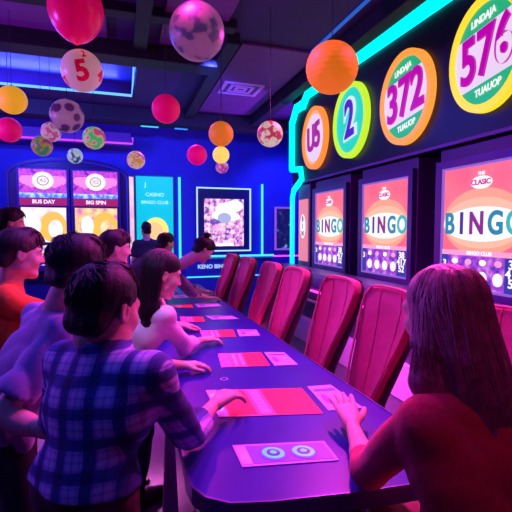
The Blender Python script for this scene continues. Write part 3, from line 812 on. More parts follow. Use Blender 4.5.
# teal poster
o = thing('poster_light_box', 'tall teal lit poster with a yellow ball picture on the back wall', 'poster', (.75, 9.64, 0))
MB().box(-.43, .43, 0, .06, .95, 2.86, .01).build('frame', mat('poster_frame', (.03, .1, .3), .35), o)
f = lambda d=0: T(0, -.001, 0) @ M_FRONT @ T(0, 0, d)
pn = MB().prism(rect(-.40, .40, 1.0, 2.82), 0, .006, f()).build('panel', glow('poster_teal', (.0, .55, .72), 1.0), o)
MB().prism(ell(.02, 1.62, .27, .30, 36), .006, .012, f()).build('picture', glow('poster_yellow', (1.0, .75, .18), 1.1), pn)
MB().prism(ell(-.02, 1.60, .19, .21, 30), .012, .016, f()).build('picture', glow('poster_orange', (1.0, .60, .25), 1.0), pn)
text('lettering', 'CASINO', .11, glow('poster_pale', (.35, .85, .95), 1.1), pn, f(.010) @ T(0, 2.42, 0), bold=.002)
text('lettering', 'BINGO CLUB', .10, glow('poster_pale', (.35, .85, .95), 1.1), pn, f(.010) @ T(0, 2.25, 0), bold=.002)
text('lettering', 'J', .14, glow('poster_pale', (.35, .85, .95), 1.1), pn, f(.010) @ T(-.2, 2.64, 0), bold=.002)
# framed screen
o = thing('wall_screen', 'large wall screen with white and pink picture in a pale blue neon frame', 'screen', (2.32, 9.60, 0))
f = lambda d=0: T(0, 0, 0) @ M_FRONT @ T(0, 0, d)
MB().box(-.66, .66, 0, .09, 1.14, 2.62, .01).build('housing', mat('screen_navy_housing', (.012, .012, .12), .35), o)
MB().ring(rect(-.65, .65, 1.14, 2.62), rect(-.62, .62, 1.17, 2.59), 0, .03, f()).build('neon_frame', ltblue, o)
pn = MB().box(-.47, .47, -.02, .0, 1.26, 2.36).build('screen', pattern('tv_art', 'noise', 9, [(.12, .08, .45), (.9, .3, .6), (1, .8, .8)], [.40, .48, .62], emit=1.0), o)
b = MB()
for (x, z, rx, rz_) in ((.05, 2.12, .26, .16), (.25, 2.2, .20, .14), (-.08, 1.98, .22, .11), (.18, 1.95, .2, .1)): b.prism(ell(x, z, rx, rz_, 22), .02, .026, f())
b.build('picture_cloud', glow('tv_cloud', (.95, .88, .95), 1.1), pn)
MB().prism(ell(0, 1.92, .16, .12, 22), .027, .032, f()).build('picture_figure', glow('tv_figure', (.45, .5, .75), .9), pn)
tl = pattern('tv_tiles', 'cells', 7, [(1, .85, .9), (1, .45, .65), (.5, .2, .8)], emit=1.0)
for i in range(9):
    for j in range(4): MB().prism(rect(-.44 + .098*i, -.44 + .098*i + (.05 if (i + j) % 3 else .075), 1.34 + .12*j, 1.40 + .12*j), .02, .025, f()).build('picture_tile', tl, pn)
MB().prism(rect(-.20, .22, 1.27, 1.33), .02, .027, f()).build('caption', glow('tv_caption', (1, .95, 1), 1.1), pn)
# counter below with cyan edge
o = thing('back_counter', 'blue counter below the framed wall screen with glowing cyan edges', 'counter', (2.35, 9.28, 0))
MB().box(-1.0, .95, -.25, .28, 0, 1.00, .01).build('body', mat('blue_laminate', (.03, .05, .5), .35), o)
MB().box(-1.03, .98, -.28, .28, 1.0, 1.05, .008).build('top', mat('pale_blue_top', (.2, .35, .7), .3), o)
MB().tube([(-1.03, -.29, 1.07), (.98, -.29, 1.07)], .022).build('edge_light', glow('counter_cyan', (.05, .6, .95), 1.5), o)
MB().tube([(-1.0, -.26, .62), (.95, -.26, .62)], .014).build('edge_light', glow('counter_cyan', (.05, .6, .95), 1.5), o)
text('lettering', 'KENO BINGO WIN', .12, glow('counter_letter', (.4, .6, 1.0), 1.0), o, T(-.25, -.262, .84) @ M_FRONT, bold=.004)
# small framed screen in the far right alcove
o = thing('alcove_screen', 'small dark framed screen with purple border on the far blue wall', 'screen', (3.82, 9.62, 0))
MB().ring(rect(-.24, .24, 1.15, 2.2), rect(-.20, .20, 1.19, 2.16), 0, .05, M_FRONT).build('frame', glow('alcove_frame', (.25, .08, .75), .9), o)
MB().box(-.20, .20, 0, .07, 1.19, 2.16).build('screen', pattern('alcove_art', 'noise', 7, [(.01, .01, .12), (.02, .02, .2), (.2, .5, .8)], [.5, .6, .72], emit=.7), o)
neon([(3.25, 9.4, 1.02), (4.36, 9.4, 1.02)], .02, pinkn, 'magenta neon tube below the small screen in the far right alcove')

# ================================================================== HANGING BALLS
cord = mat('thin_dark_cord', (.03, .02, .05), .6)
def ball(x, y, z, r, m, label, name='hanging_ball', cat='hanging ball', ztop=ZC, sc=(1, 1, 1), txt=None, shape=None, txtm=None):
    if x < .28 and 6.25 < y < 7.9: ztop = 4.23
    o = thing(name, label, cat, (x, y, z), 0, 'balls and lanterns hanging from the ceiling')
    b = MB()
    if shape == 'lantern':
        n = 15; prof = []
        for i in range(61):
            t = -PI/2 + PI*i/60*.94 + .03*PI; prof.append((max(.02, r*math.cos(t))*(1 + .006*math.cos(i*PI/2)), r*.97*math.sin(t)))
        b.lathe(prof, n=32); b.build('shell', m, o, True)
        MB().lathe([(r*.14, r*.95), (r*.14, r*1.02)], n=16).build('cap', cord, o)
    elif shape == 'balloon':
        prof = [(max(.008, r*math.cos(t)*(1 if t > 0 else 1 - .10*(math.sin(-t))**2)), r*1.08*math.sin(t)*(1 if t > 0 else 1.12)) for t in np.linspace(-PI/2 + .06, PI/2 - .02, 30)]
        b.lathe(prof, n=32); b.build('shell', m, o, True)
        MB().lathe([(.020, -r*1.27), (.012, -r*1.24), (.008, -r*1.2)], n=12).build('knot', m, o)
    else:
        b.sph((0, 0, 0), r, 32, 20, sc); b.build('shell', m, o, True)
        MB().lathe([(r*.12, r*.97), (r*.10, r*1.05), (.006, r*1.08)], n=12).build('cap', cord, o)
    MB().cyl((0, 0, r*1.0), (0, 0, ztop - z), .003, n=6).build('string', cord, o)
    if txt:
        body, size, tm = txt
        d = Vector((-x, -y, 1.64 - z)).normalized()
        rt = Vector((0, 0, 1)).cross(d).normalized(); up = d.cross(rt)
        for (bd, sz, ox, oy, roll) in ([(body, size, 0, 0, .2)] if isinstance(body, str) else body):
            me = text_mesh(bd, sz, depth=.002, bold=sz*.04)
            bmt = bmesh.new(); bmt.from_mesh(me); bmesh.ops.triangulate(bmt, faces=bmt.faces)
            bmesh.ops.subdivide_edges(bmt, edges=bmt.edges, cuts=2)
            for v in bmt.verts:
                q = Matrix.Rotation(roll, 3, 'Z') @ v.co; px, py = q.x + ox, q.y + oy
                a = px/r; e = py/r; w = Vector((math.sin(a)*math.cos(e), math.sin(e), math.cos(a)*math.cos(e)))
                v.co = (rt*w.x + up*w.y + d*w.z)*(r*1.012 + (.003 if v.co.z > 0 else 0))
            bmt.to_mesh(me); bmt.free(); me.materials.clear(); me.materials.append(tm)
            t = bpy.data.objects.new('printed_figure', me); COL.objects.link(t); t.parent = o
    return o
gl = .35  # self-glow put into the ball colours
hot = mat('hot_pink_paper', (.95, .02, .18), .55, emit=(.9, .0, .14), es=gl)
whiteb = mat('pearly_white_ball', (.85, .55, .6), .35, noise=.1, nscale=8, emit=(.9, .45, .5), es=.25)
redink = mat('red_ink_glow', (.95, .01, .08), .5, emit=(.8, .0, .08), es=.25)  # emission put into the ink keeps it red under coloured lamps
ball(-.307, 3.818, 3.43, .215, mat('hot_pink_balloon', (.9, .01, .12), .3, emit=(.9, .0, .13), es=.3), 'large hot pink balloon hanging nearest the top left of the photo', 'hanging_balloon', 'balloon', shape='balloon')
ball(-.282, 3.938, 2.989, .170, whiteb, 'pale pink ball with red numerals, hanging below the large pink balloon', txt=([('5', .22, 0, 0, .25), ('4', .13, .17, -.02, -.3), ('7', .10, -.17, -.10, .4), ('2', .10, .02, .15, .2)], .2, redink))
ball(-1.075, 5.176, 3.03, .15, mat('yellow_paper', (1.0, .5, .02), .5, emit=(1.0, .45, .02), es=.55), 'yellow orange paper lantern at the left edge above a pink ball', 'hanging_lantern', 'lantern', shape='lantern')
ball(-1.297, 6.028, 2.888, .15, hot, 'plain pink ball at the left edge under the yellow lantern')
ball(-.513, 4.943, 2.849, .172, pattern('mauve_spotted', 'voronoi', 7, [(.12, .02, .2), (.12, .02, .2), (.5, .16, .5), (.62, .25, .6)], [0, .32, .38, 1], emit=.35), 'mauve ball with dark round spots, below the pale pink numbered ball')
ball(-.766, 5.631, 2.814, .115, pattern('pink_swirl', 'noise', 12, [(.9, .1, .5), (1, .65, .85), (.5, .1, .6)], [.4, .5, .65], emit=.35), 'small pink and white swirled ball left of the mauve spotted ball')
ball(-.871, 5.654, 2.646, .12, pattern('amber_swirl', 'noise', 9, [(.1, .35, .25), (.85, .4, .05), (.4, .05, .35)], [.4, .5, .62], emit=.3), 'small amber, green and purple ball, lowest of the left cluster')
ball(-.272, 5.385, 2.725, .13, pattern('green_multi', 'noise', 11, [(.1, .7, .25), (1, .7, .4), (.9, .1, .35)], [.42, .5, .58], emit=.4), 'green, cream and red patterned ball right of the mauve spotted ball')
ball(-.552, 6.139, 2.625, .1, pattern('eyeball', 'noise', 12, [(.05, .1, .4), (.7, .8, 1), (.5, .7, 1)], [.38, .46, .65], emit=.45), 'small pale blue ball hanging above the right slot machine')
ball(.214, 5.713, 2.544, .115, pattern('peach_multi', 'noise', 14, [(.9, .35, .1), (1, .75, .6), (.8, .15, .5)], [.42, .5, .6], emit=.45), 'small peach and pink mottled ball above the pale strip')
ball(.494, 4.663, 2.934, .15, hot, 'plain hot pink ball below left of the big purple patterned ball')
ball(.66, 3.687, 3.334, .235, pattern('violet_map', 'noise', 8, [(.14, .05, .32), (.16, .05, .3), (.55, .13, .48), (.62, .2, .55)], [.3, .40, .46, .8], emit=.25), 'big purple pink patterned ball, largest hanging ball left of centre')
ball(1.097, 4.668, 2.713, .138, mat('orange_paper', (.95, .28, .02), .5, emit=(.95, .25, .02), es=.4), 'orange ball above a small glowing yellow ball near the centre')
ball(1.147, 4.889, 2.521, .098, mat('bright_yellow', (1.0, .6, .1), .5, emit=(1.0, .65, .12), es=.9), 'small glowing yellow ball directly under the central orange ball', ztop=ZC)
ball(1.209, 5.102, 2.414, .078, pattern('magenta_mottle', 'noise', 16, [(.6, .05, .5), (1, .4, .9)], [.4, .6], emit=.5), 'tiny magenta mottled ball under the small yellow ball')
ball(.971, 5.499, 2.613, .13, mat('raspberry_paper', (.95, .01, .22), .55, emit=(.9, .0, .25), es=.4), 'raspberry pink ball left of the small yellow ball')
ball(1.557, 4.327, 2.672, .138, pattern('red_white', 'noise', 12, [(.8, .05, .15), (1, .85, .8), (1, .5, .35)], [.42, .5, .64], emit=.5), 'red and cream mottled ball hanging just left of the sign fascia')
ball(1.575, 2.974, 2.884, .198, mat('orange_ribbed_paper', (.8, .24, .01), .6, emit=(1.0, .22, .01), es=.5), 'large ribbed orange paper lantern in front of the turquoise neon', 'hanging_lantern', 'lantern', shape='lantern')  # emission put into the paper holds the orange against magenta light

# ================================================================== TABLE
TZ = .82
o = thing('gaming_table', 'long dark blue gaming table with rounded near corner', 'table', (.66, 3.6, 0))
out = [(1.14, 1.30), (1.12, 1.14), (1.02, 1.075), (.69, 1.105), (.42, 1.145), (.30, 1.175), (.235, 1.225), (.203, 1.29), (.195, 1.37), (.205, 1.55), (.215, 2.4), (.225, 6.3), (.32, 6.42), (1.02, 6.42), (1.12, 6.3), (1.12, 4.0)]
P0 = [(x - .66, y - 3.6) for x, y in out]
topm = mat('indigo_table_felt', (.016, .009, .27), .36, noise=.15, nscale=6, spec=.22)
MB().prism([(x*.988, y*.9985) for x, y in P0], TZ - .05, TZ).build('tabletop', topm, o)
MB().ring([(x*1.004 + 0, y*1.0005) for x, y in P0], [(x*.987, y*.9984) for x, y in P0], TZ - .055, TZ + .004).build('edge_trim', mat('violet_edge_metal', (.10, .06, .3), .35, metal=.6), o)
MB().box(-.24, .24, -2.2, 2.6, .0, TZ - .05, .02).build('base', mat('black_table_base', (.012, .01, .03), .5), o)
MB().box(-.28, .28, -2.25, 2.65, .0, .08, .01).build('plinth', mat('black_plinth', (.02, .015, .04), .4), o)
for (x, y) in ((-.415, -1.25), (-.415, 2.3), (.40, -2.0), (.40, 2.3)):
    MB().prism([(x - .045, 0), (x + .045, 0), (x + .014, TZ - .056), (x - .014, TZ - .056)], -.02, .02, T(0, y, 0) @ M_FRONT).build('leg', mat('lilac_metal_leg', (.75, .5, .85), .35, metal=.3), o)

def flat_thing(name, label, cat, quad, m, group=None, th=.003, z=TZ):
    cx = sum(p[0] for p in quad)/4; cy_ = sum(p[1] for p in quad)/4
    o = thing(name, label, cat, (cx, cy_, z + .0005), 0, group)
    q = [(x - cx, y - cy_) for x, y in quad][::-1]
    MB().prism(q, 0, th).build('sheet', m, o)
    def uv(u, v):   # u 0..1 left-right, v 0..1 near-far; quad order: far-left, far-right, near-right, near-left
        fl, fr_, nr, nl = [(x - cx, y - cy_) for x, y in quad]
        return ((nl[0]*(1-u) + nr[0]*u)*(1-v) + (fl[0]*(1-u) + fr_[0]*u)*v, (nl[1]*(1-u) + nr[1]*u)*(1-v) + (fl[1]*(1-u) + fr_[1]*u)*v)
    def patch(nm, u0, u1, v0, v1, mm, z0=None, z1=None, par=None):
        z0 = th if z0 is None else z0
        return MB().prism([uv(u0, v0), uv(u1, v0), uv(u1, v1), uv(u0, v1)], z0, (z1 or z0 + .001)).build(nm, mm, par or o)
    def oval(nm, u, v, ru, rv, mm, z0=None):
        z0 = th if z0 is None else z0
        return MB().prism([uv(u + ru*math.cos(t), v + rv*math.sin(t)) for t in np.linspace(0, 2*PI, 25)[:-1]], z0, z0 + .001).build(nm, mm, o)
    return o, patch, oval, uv
lil = mat('lilac_card', (.38, .32, .85), .45); palec = pattern('pale_print', 'cells', 30, [(.85, .8, .95), (.55, .45, .85), (.9, .6, .85)], rough=.45)
cyanc = mat('cyan_print_glow', (.05, .75, .85), .4, emit=(.0, .55, .65), es=.7); redc = mat('red_mat_print', (.95, .05, .09), .5); redl = mat('light_red_print', (.95, .2, .3), .5)  # glow put into the cyan print, the card itself is no lamp
blc = mat('blue_print', (.12, .2, .75), .45); whc = mat('white_print', (.58, .56, .95), .45); dkc = mat('deep_blue_print', (.05, .06, .4), .4)
# near lilac card with two cyan eye-like ovals
o, patch, oval, uv = flat_thing('game_card', 'nearest lilac card with two cyan oval motifs, flat on the table', 'card', [(.390, 1.503), (.738, 1.425), (.726, 1.285), (.386, 1.348)], lil)
patch('border', .02, .12, .1, .9, palec); patch('centre_field', .13, .97, .1, .9, mat('violet_print', (.16, .16, .75), .45))
for u in (.38, .70):
    oval('oval_print', u, .5, .15, .36, blc, .0042); oval('oval_print', u, .5, .115, .27, cyanc, .0054); oval('oval_print', u, .5, .07, .16, dkc, .0066); oval('oval_print', u, .5, .035, .08, cyanc, .0078)
# big red mat
o, patch, oval, uv = flat_thing('game_mat', 'large red betting mat under the plaid shirt man\'s hand', 'mat', [(.400, 2.075), (.880, 1.953), (.847, 1.648), (.395, 1.754)], redl)
patch('margin', .0, .10, 0, 1, whc); oval('ring_print', .055, .72, .03, .09, cyanc, .0042); oval('ring_print', .055, .3, .03, .09, cyanc, .0042)
patch('red_field', .56, 1, .02, .98, redc); patch('pink_stripe', .42, .52, .05, .95, mat('pink_print', (.95, .4, .6), .5)); patch('red_field', .12, .38, .05, .95, redc)
b = MB()
for k in range(6): b.prism([uv(.435, .12 + .13*k), uv(.505, .12 + .13*k), uv(.505, .18 + .13*k), uv(.435, .18 + .13*k)], .0045, .0052)
b.build('small_print', whc, o)
def card(label, quad, g='pale printed cards in a row along the right table edge'):
    o, patch, oval, uv = flat_thing('game_card', label, 'card', quad, whc, g)
    patch('printed_field', .05, .95, .08, .92, palec); patch('stripe', .10, .9, .72, .84, blc, .0042); oval('ring_print', .25, .4, .12, .2, mat('violet_ink', (.3, .1, .6), .5), .0042)
    return o
def mat2(label, quad):
    o, patch, oval, uv = flat_thing('game_mat', label, 'mat', quad, redl, 'red betting mats in a row along the table')
    patch('margin', .0, .2, 0, 1, mat('magenta_print', (.85, .2, .6), .5)); patch('red_field', .55, 1, .03, .97, redc); patch('stripe', .30, .36, .1, .9, whc); patch('stripe', .45, .5, .1, .9, whc)
    return o
card('pale printed card by the red shirt woman\'s fingertips, right of the large red mat', [(.916, 1.965), (1.045, 1.949), (1.05, 1.645), (.885, 1.668)])
mat2('red mat by the outstretched hand of the man in the lavender shirt', [(.60, 2.675), (.883, 2.622), (.847, 2.345), (.56, 2.40)])
card('pale printed card right of the second red mat', [(.902, 2.617), (1.03, 2.575), (1.015, 2.31), (.872, 2.335)])
mat2('red mat in front of the woman in the white blouse', [(.60, 3.346), (.868, 3.299), (.832, 3.073), (.585, 3.12)])
card('pale printed card right of the mat beside the white blouse woman\'s hand', [(.896, 3.29), (1.05, 3.24), (1.02, 3.05), (.861, 3.075)])
mat2('red mat fourth up the table, beyond the white blouse woman\'s hand', [(.52, 3.954), (.73, 3.887), (.707, 3.667), (.505, 3.731)])
card('pale printed card right of the fourth mat up the table', [(.757, 3.927), (1.002, 3.847), (1.03, 3.693), (.784, 3.73)])
mat2('small red mat near the far end of the table', [(.50, 4.62), (.74, 4.58), (.72, 4.38), (.49, 4.42)])
card('pale printed card near the far end of the table', [(.77, 4.60), (1.02, 4.55), (1.03, 4.37), (.77, 4.38)])
card('farthest pale card, by the leaning player\'s hands at the table end', [(.60, 5.30), (1.0, 5.24), (1.0, 5.02), (.60, 5.06)])
# small ring mark on the table
o = MB().ring(ell(0, 0, .022, .022, 20), ell(0, 0, .017, .017, 20), 0, .002).build('ring_marker', whc, loc=(.53, 2.21, TZ + .0005)); tag(o, 'small pale ring lying on the table beyond the large red mat', 'ring')

# ================================================================== CHAIRS
cloth = mat('crimson_upholstery', (.62, .035, .17), .62, noise=.08, nscale=25, bump=.25, bscale=220, sheen=.4)
cloth_shaded = mat('shaded_crimson_back', (.06, .008, .03), .6, noise=.1, nscale=25)  # shadow behind the chair backs put into the colour
pip = mat('rose_piping', (.7, .12, .22), .5); chrome = mat('dark_chrome', (.25, .22, .3), .25, metal=.9)
def make_chair(label):
    o = thing('high_back_chair', label, 'chair', (0, 0, 0), 0, 'crimson high back chairs along the right side of the table')
    # local: chair faces -X, back at +X. profile (x,z) of the backrest centre line
    prof = [(.05, .50), (.085, .60), (.135, .74), (.19, .90), (.235, 1.06), (.262, 1.20), (.268, 1.28), (.264, 1.318)]
    wid = [.075, .092, .12, .162, .20, .222, .217, .175]
    wrap = [.05, .07, .09, .09, .07, .05, .035, .02]
    NU = 16
    def surf(off):
        rows = []
        for (x, z), w, wr in zip(prof, wid, wrap):
            row = []
            for i in range(NU + 1):
                t = -1 + 2*i/NU; yy = w*math.sin(t*PI/2*.98)
                xx = x - wr*(abs(t)**2.2) + off*(1 - .35*abs(t)**3)
                zz = z - (.02 if z > 1.25 else 0)*t*t
                row.append((xx, yy, zz))
            rows.append(row)
        return rows
    A, B = surf(-.035), surf(.035)
    b = MB(); bm = b.bm
    def grid(rows):
        vs = [[bm.verts.new(p) for p in r] for r in rows]
        for r0, r1 in zip(vs, vs[1:]):
            for i in range(NU): bm.faces.new((r0[i], r0[i+1], r1[i+1], r1[i]))
        return vs
    va = grid(A); vb = grid(B)
    def rim(v): return [r[0] for r in v] + v[-1][1:] + [r[-1] for r in v[::-1]][1:] + v[0][::-1][1:-1]
    ra, rb = rim(va), rim(vb)
    for i in range(len(ra)): 
        j = (i+1) % len(ra); bm.faces.new((ra[i], ra[j], rb[j], rb[i]))
    for f in bm.faces: f.smooth = True
    me_o = b.build('backrest', cloth, o, True)
    for nm in ('sub',):
        md = me_o.modifiers.new('subdivision', 'SUBSURF'); md.levels = 1; md.render_levels = 2
    # outer shell
    b = MB(); bm = b.bm; C_ = surf(.042); vs = grid([[(x + .002, y*1.0, z - .01) for x, y, z in r] for r in C_]); D_ = grid([[(x + .012, y*.98, z - .01) for x, y, z in r] for r in C_])
    b.build('outer_shell', cloth_shaded, o, True)
    # piping along both edges and top
    edge = [r[0] for r in A] + A[-1][1:-1] + [r[-1] for r in A[::-1]]
    MB().tube([(x - .004, y, z) for x, y, z in edge], .007, 6).build('piping', pip, o, True)
    # front seams
    for q in (5, 11): MB().tube([(r[q][0] - .003, r[q][1]*.8, r[q][2]) for r in A],   .0022, 5).build('seam', pip, o, True)
    b = MB().box(-.36, .06, -.20, .20, .46, .56, .04, seg=4); b.build('seat', cloth, o, True)
    MB().box(-.33, .05, -.17, .17, .43, .462, .01).build('seat_frame', cloth_shaded, o)
    MB().cyl((-.14, 0, .03), (-.14, 0, .43), .032).build('column', chrome, o, True)
    MB().lathe([(.22, 0), (.22, .012), (.10, .03), (.035, .05)], (-.14, 0, 0), 32).build('base', chrome, o, True)
    MB().tube([(-.14 + .15*math.cos(t), .15*math.sin(t), .20) for t in np.linspace(0, 2*PI, 25)[:-1]], .010, 6, True).build('foot_ring', chrome, o, True)
    MB().tube([(-.14, -.15, .20), (-.14, .15, .20)], .008, 6).build('ring_bar', chrome, o, True)
    return o
lab = ['crimson high back chair nearest the camera, cut by the right edge', 'second crimson chair, directly left of the long haired woman', 'third crimson high back chair from the right edge, whole back seen beside the table',
       'fourth crimson high back chair from the right edge', 'fifth crimson high back chair from the right edge', 'sixth crimson chair from the right edge, small and overlapped', 'farthest crimson high back chair at the end of the row']
base = None
for i, y in enumerate([1.27, 1.99, 2.56, 3.33, 3.96, 4.80, 5.55]):
    if base is None: c = base = make_chair(lab[0])
    else: c = copy_tree(base); c['label'] = lab[i]
    c.location = (1.21 - (0 if i else -.10), y, 0); c.rotation_euler = (0, 0, 0)

# ================================================================== PEOPLE
up = v3(0, 0, 1)
# P1 plaid shirt
person('man in a blue plaid shirt nearest at the left, hand on large red mat', (-.12, 1.345), 38, .865, (-.045, 1.40, 1.215), (-.050, 1.445, 1.385), 44, -12,
       {'R': (v3(.36, 1.695, .905), v3(.84, .50, .16), up, v3(.35, -.3, -1), v3(.22, 1.475, .895), (.42, .42, .30)), 'L': (v3(.02, 1.66, .92), v3(.3, .8, -.4), v3(-.5, .5, .5), v3(-1, .3, -.6))},
       dict(kind='short', mat='blackhair'), 'plaid', 'maroon', 'rolled', s=1.0, hs=1.17, h=.006, collar=True, seed=1, locks=420, fold=.005, hemz=.88)
# P2 lavender tshirt
person('man in a lavender t-shirt behind the plaid shirt man, arm stretched onto table', (-.46, 1.92), 68, .84, (-.285, 1.96, 1.24), (-.172, 1.92, 1.475), 55, -12,
       {'L': (v3(.325, 2.36, .872), v3(.97, .05, -.06), up, v3(.2, .4, -1), v3(.04, 2.17, .97)), 'R': (v3(-.19, 1.63, .885), v3(.9, .1, -.2), up, v3(-1, -.3, -.6), v3(-.43, 1.70, .965))},
       dict(kind='short', mat='blackhair'), 'lav', 'pants', 'short', s=1.0, hs=1.17, h=.0065, seed=2, locks=300, fold=.010)
# P3 orange
person('person in an orange t-shirt with brown hair at the left edge', (-.72, 2.62), 75, .86, (-.60, 2.62, 1.29), (-.53, 2.62, 1.51), 72, -8,
       {'R': (v3(-.02, 2.72, 1.02), v3(.9, .3, -.1), up, v3(.1, -.4, -1))},
       dict(kind='short', mat='brownhair'), 'orange', 'pants', 'short', s=1.02, hs=1.12, h=.008, seed=3, locks=260)
# P4 dark far left
person('dark haired person in dark clothing standing farthest left before the slot machines', (-.95, 4.12), 80, .95, (-.93, 4.12, 1.46), (-.90, 4.12, 1.70), 75, -5, {}, dict(kind='short'), 'navy', 'pants', 'short', h=.010, seed=4, locks=100, hs=1.05)
# P5
person('dark haired man with lit cheek left of the white blouse woman', (-.17, 3.12), 70, .86, (-.09, 3.12, 1.30), (-.035, 3.10, 1.515), 75, -6,
       {'R': (v3(.42, 3.45, .865), v3(.9, .3, -.05), up, v3(.1, -.5, -1))}, dict(kind='short'), 'navy', 'pants', 'short', h=.0085, seed=5, locks=160, hs=1.0)
# P6 white blouse woman
person('woman with long dark hair in a white blouse, reaching over the table', (.02, 2.58), 60, .84, (.165, 2.57, 1.150), (.228, 2.50, 1.385), 80, -18,
       {'R': (v3(.53, 2.87, .872), v3(.93, .30, -.08), up, v3(.5, -.45, -.8), v3(.375, 2.65, .90)), 'L': (v3(.45, 3.35, .87), v3(.95, .2, -.1), up, v3(-.4, .8, -.6))},
       dict(kind='long', mat='blackhair', len=.31, wide=.68, strands=260, front=0, sideback=-.03, arc=1.75), 'white', 'pants', 'three', s=.98, hs=1.12, h=.0065, female=True, seed=6, neckw=.048, fold=.008)
# P7 leaning far
person('person with a hair bun bending over the far end of the table', (.03, 4.72), 80, .86, (.52, 4.72, 1.19), (.84, 4.42, 1.43), 80, -35,
       {'R': (v3(.93, 4.68, .865), v3(.95, .2, -.05), up, v3(.0, -.6, -1)), 'L': (v3(.98, 5.2, .865), v3(.95, .1, -.05), up, v3(0, .6, -.8))},
       dict(kind='short', bun=(.0, -.055, .135)), 'grey', 'pants', 'three', h=.0085, seed=7, locks=160, hs=1.05)
# P8, P9 silhouettes
person('tiny standing silhouette in front of the teal poster', (.42, 7.25), -10, .93, (.42, 7.25, 1.42), (.413, 7.24, 1.65), -15, 0, {}, dict(kind='short'), 'dark', 'pants', 'short', h=.011, seed=8, locks=60)
person('dark haired person in a dark shirt at the table, head before the teal poster', (.0, 5.15), 60, .86, (.30, 5.12, 1.25), (.515, 5.09, 1.48), 60, -10,
       {'R': (v3(.55, 5.45, .87), v3(.95, .2, -.05), up, v3(.0, -.6, -1))}, dict(kind='short'), 'dark', 'pants', 'short', h=.009, seed=9, locks=100)
# W red
person('woman with long light brown hair in a red top, nearest at the right', (.87, .80), -6, .82, (.900, .880, 1.165), (.868, .965, 1.405), -14, -10,
       {'L': (v3(.850, 1.405, .875), v3(.26, .93, .26), up, v3(-.75, -.5, -.55), v3(.725, 1.10, .89), (.05, .10, .1)), 'R': (v3(1.20, 1.28, .90), v3(-.2, .95, -.1), up, v3(.9, -.3, -.5))},
       dict(kind='long', mat='lighthair', len=.32, wide=1.04, strands=900, drift=-.01, off=.105), 'red', 'pants', 'elbow', s=1.13, hs=1.08, h=.006, female=True, seed=10, hairh=.005, neckw=.045, fold=.006)

# ================================================================== LIGHTS
def light(kind, name, loc, col, e, size=.3, target=None, spot=60, size_y=None, blend=.6):
    l = bpy.data.lights.new(name, kind); l.color = col; l.energy = e
    o = bpy.data.objects.new(name, l); COL.objects.link(o); o.location = loc
    if kind == 'AREA':
        l.size = size
        if size_y: l.shape = 'RECTANGLE'; l.size_y = size_y
    else: l.shadow_soft_size = size
    if kind == 'SPOT': l.spot_size = R(spot); l.spot_blend = blend
    if target is not None: o.rotation_euler = (Vector(target) - Vector(loc)).to_track_quat('-Z', 'Y').to_euler()
    return o
MAG = (1.0, .04, .55); BLU = (.06, .08, 1.0); VIO = (.45, .08, 1.0)  # spots have no visible fixtures; some are added to lift a single figure
light('SPOT', 'unseen_spot', (2.5, 4.4, 3.7), MAG, 560, .15, (.3, 2.6, .9), 75)
light('SPOT', 'unseen_spot', (2.4, 2.4, 3.7), MAG, 360, .15, (.5, 1.7, .8), 70)
light('SPOT', 'unseen_spot', (.9, 6.6, 3.7), MAG, 200, .15, (.9, 4.2, .8), 70)
light('SPOT', 'unseen_spot', (.4, 3.4, 3.85), MAG, 300, .15, (1.6, 2.6, .8), 80)
light('SPOT', 'unseen_spot', (-1.4, .4, 3.8), BLU, 70, .2, (-.3, 2.0, .9), 50)
light('SPOT', 'unseen_spot', (0.0, 2.6, 3.9), VIO, 130, .15, (-.05, 2.1, 1.2), 60)
light('SPOT', 'unseen_spot', (1.9, 2.1, 3.8), (1.0, .05, .40), 150, .12, (.9, 1.0, 1.3), 40)  # unseen backlight added for the long light hair
light('SPOT', 'unseen_spot', (1.0, -.9, 3.8), (1.0, .05, .35), 40, .12, (.95, .85, 1.1), 34)
light('SPOT', 'unseen_spot', (1.2, 5.6, 3.8), BLU, 500, .2, (1.6, 9.6, 1.9), 100)
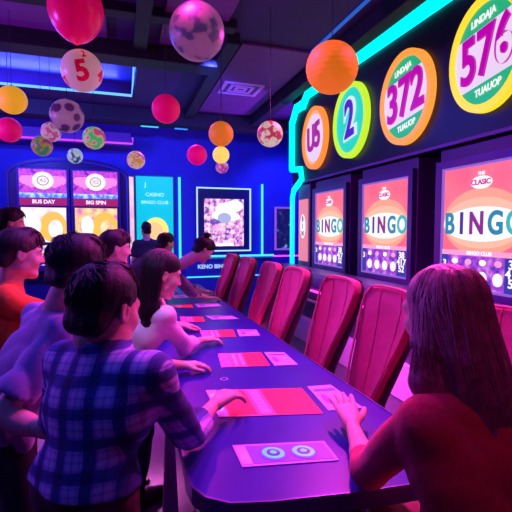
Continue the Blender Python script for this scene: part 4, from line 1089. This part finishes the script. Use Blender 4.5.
light('SPOT', 'unseen_spot', (-2.0, 6.0, 3.8), BLU, 400, .2, (-1.2, 9.6, 2.6), 90)
light('SPOT', 'unseen_spot', (3.7, 8.0, 3.8), BLU, 200, .2, (3.9, 9.6, 1.9), 90)
light('SPOT', 'unseen_spot', (.6, 2.0, 3.9), BLU, 130, .25, (.6, 2.6, .8), 80)
light('AREA', 'added_ledge_light', (2.46, 3.6, .82), (1.0, .15, .8), 150, .04, (2.52, 3.6, 0), size_y=6.4)  # added strip that brightens the kick panel on behalf of the tube
light('SPOT', 'unseen_spot', (-.6, 1.2, 3.9), (.75, .5, 1.0), 130, .12, (.22, 2.62, 1.1), 16)  # narrow pale spot added to whiten the blouse
light('SPOT', 'added_uplight', (-4.0, 4.2, 2.6), VIO, 400, .03, (-.6, 4.6, 4.0), 150)  # added uplight with no fixture, tints the ceiling violet
light('SPOT', 'added_uplight', (4.2, 7.6, 2.6), VIO, 250, .03, (1.2, 6.2, 4.0), 140)  # second added ceiling tint, from the right
light('AREA', 'added_tray_light', (-1.8, 7.82, 4.12), BLU, 70, 3.6, (-1.8, 6.6, 4.2), size_y=.04)  # added area light, strengthens the neon's blue inside the tray
light('SPOT', 'added_uplight', (-4.0, 7.1, 3.2), BLU, 160, .03, (-1.4, 7.1, 4.25), 150)  # added blue uplight for the tray
w = bpy.data.worlds.new('World'); SC.world = w; w.use_nodes = True
w.node_tree.nodes['Background'].inputs[0].default_value = (.02, .01, .06, 1); w.node_tree.nodes['Background'].inputs[1].default_value = 1

# ================================================================== CAMERA
cam = bpy.data.cameras.new('Camera'); co = bpy.data.objects.new('Camera', cam); COL.objects.link(co)
cam.sensor_width = 36; cam.lens = 420/512*36; cam.clip_start = .05; cam.clip_end = 100
co.location = (0, 0, 1.64)
co.rotation_euler = (R(90 - 3.542), 0, -R(17.91))
SC.camera = co
SC.view_settings.view_transform = 'Standard'; SC.view_settings.look = 'None'
SC.view_settings.exposure = 0.1; SC.view_settings.gamma = 1; SC.view_settings.use_curve_mapping = False
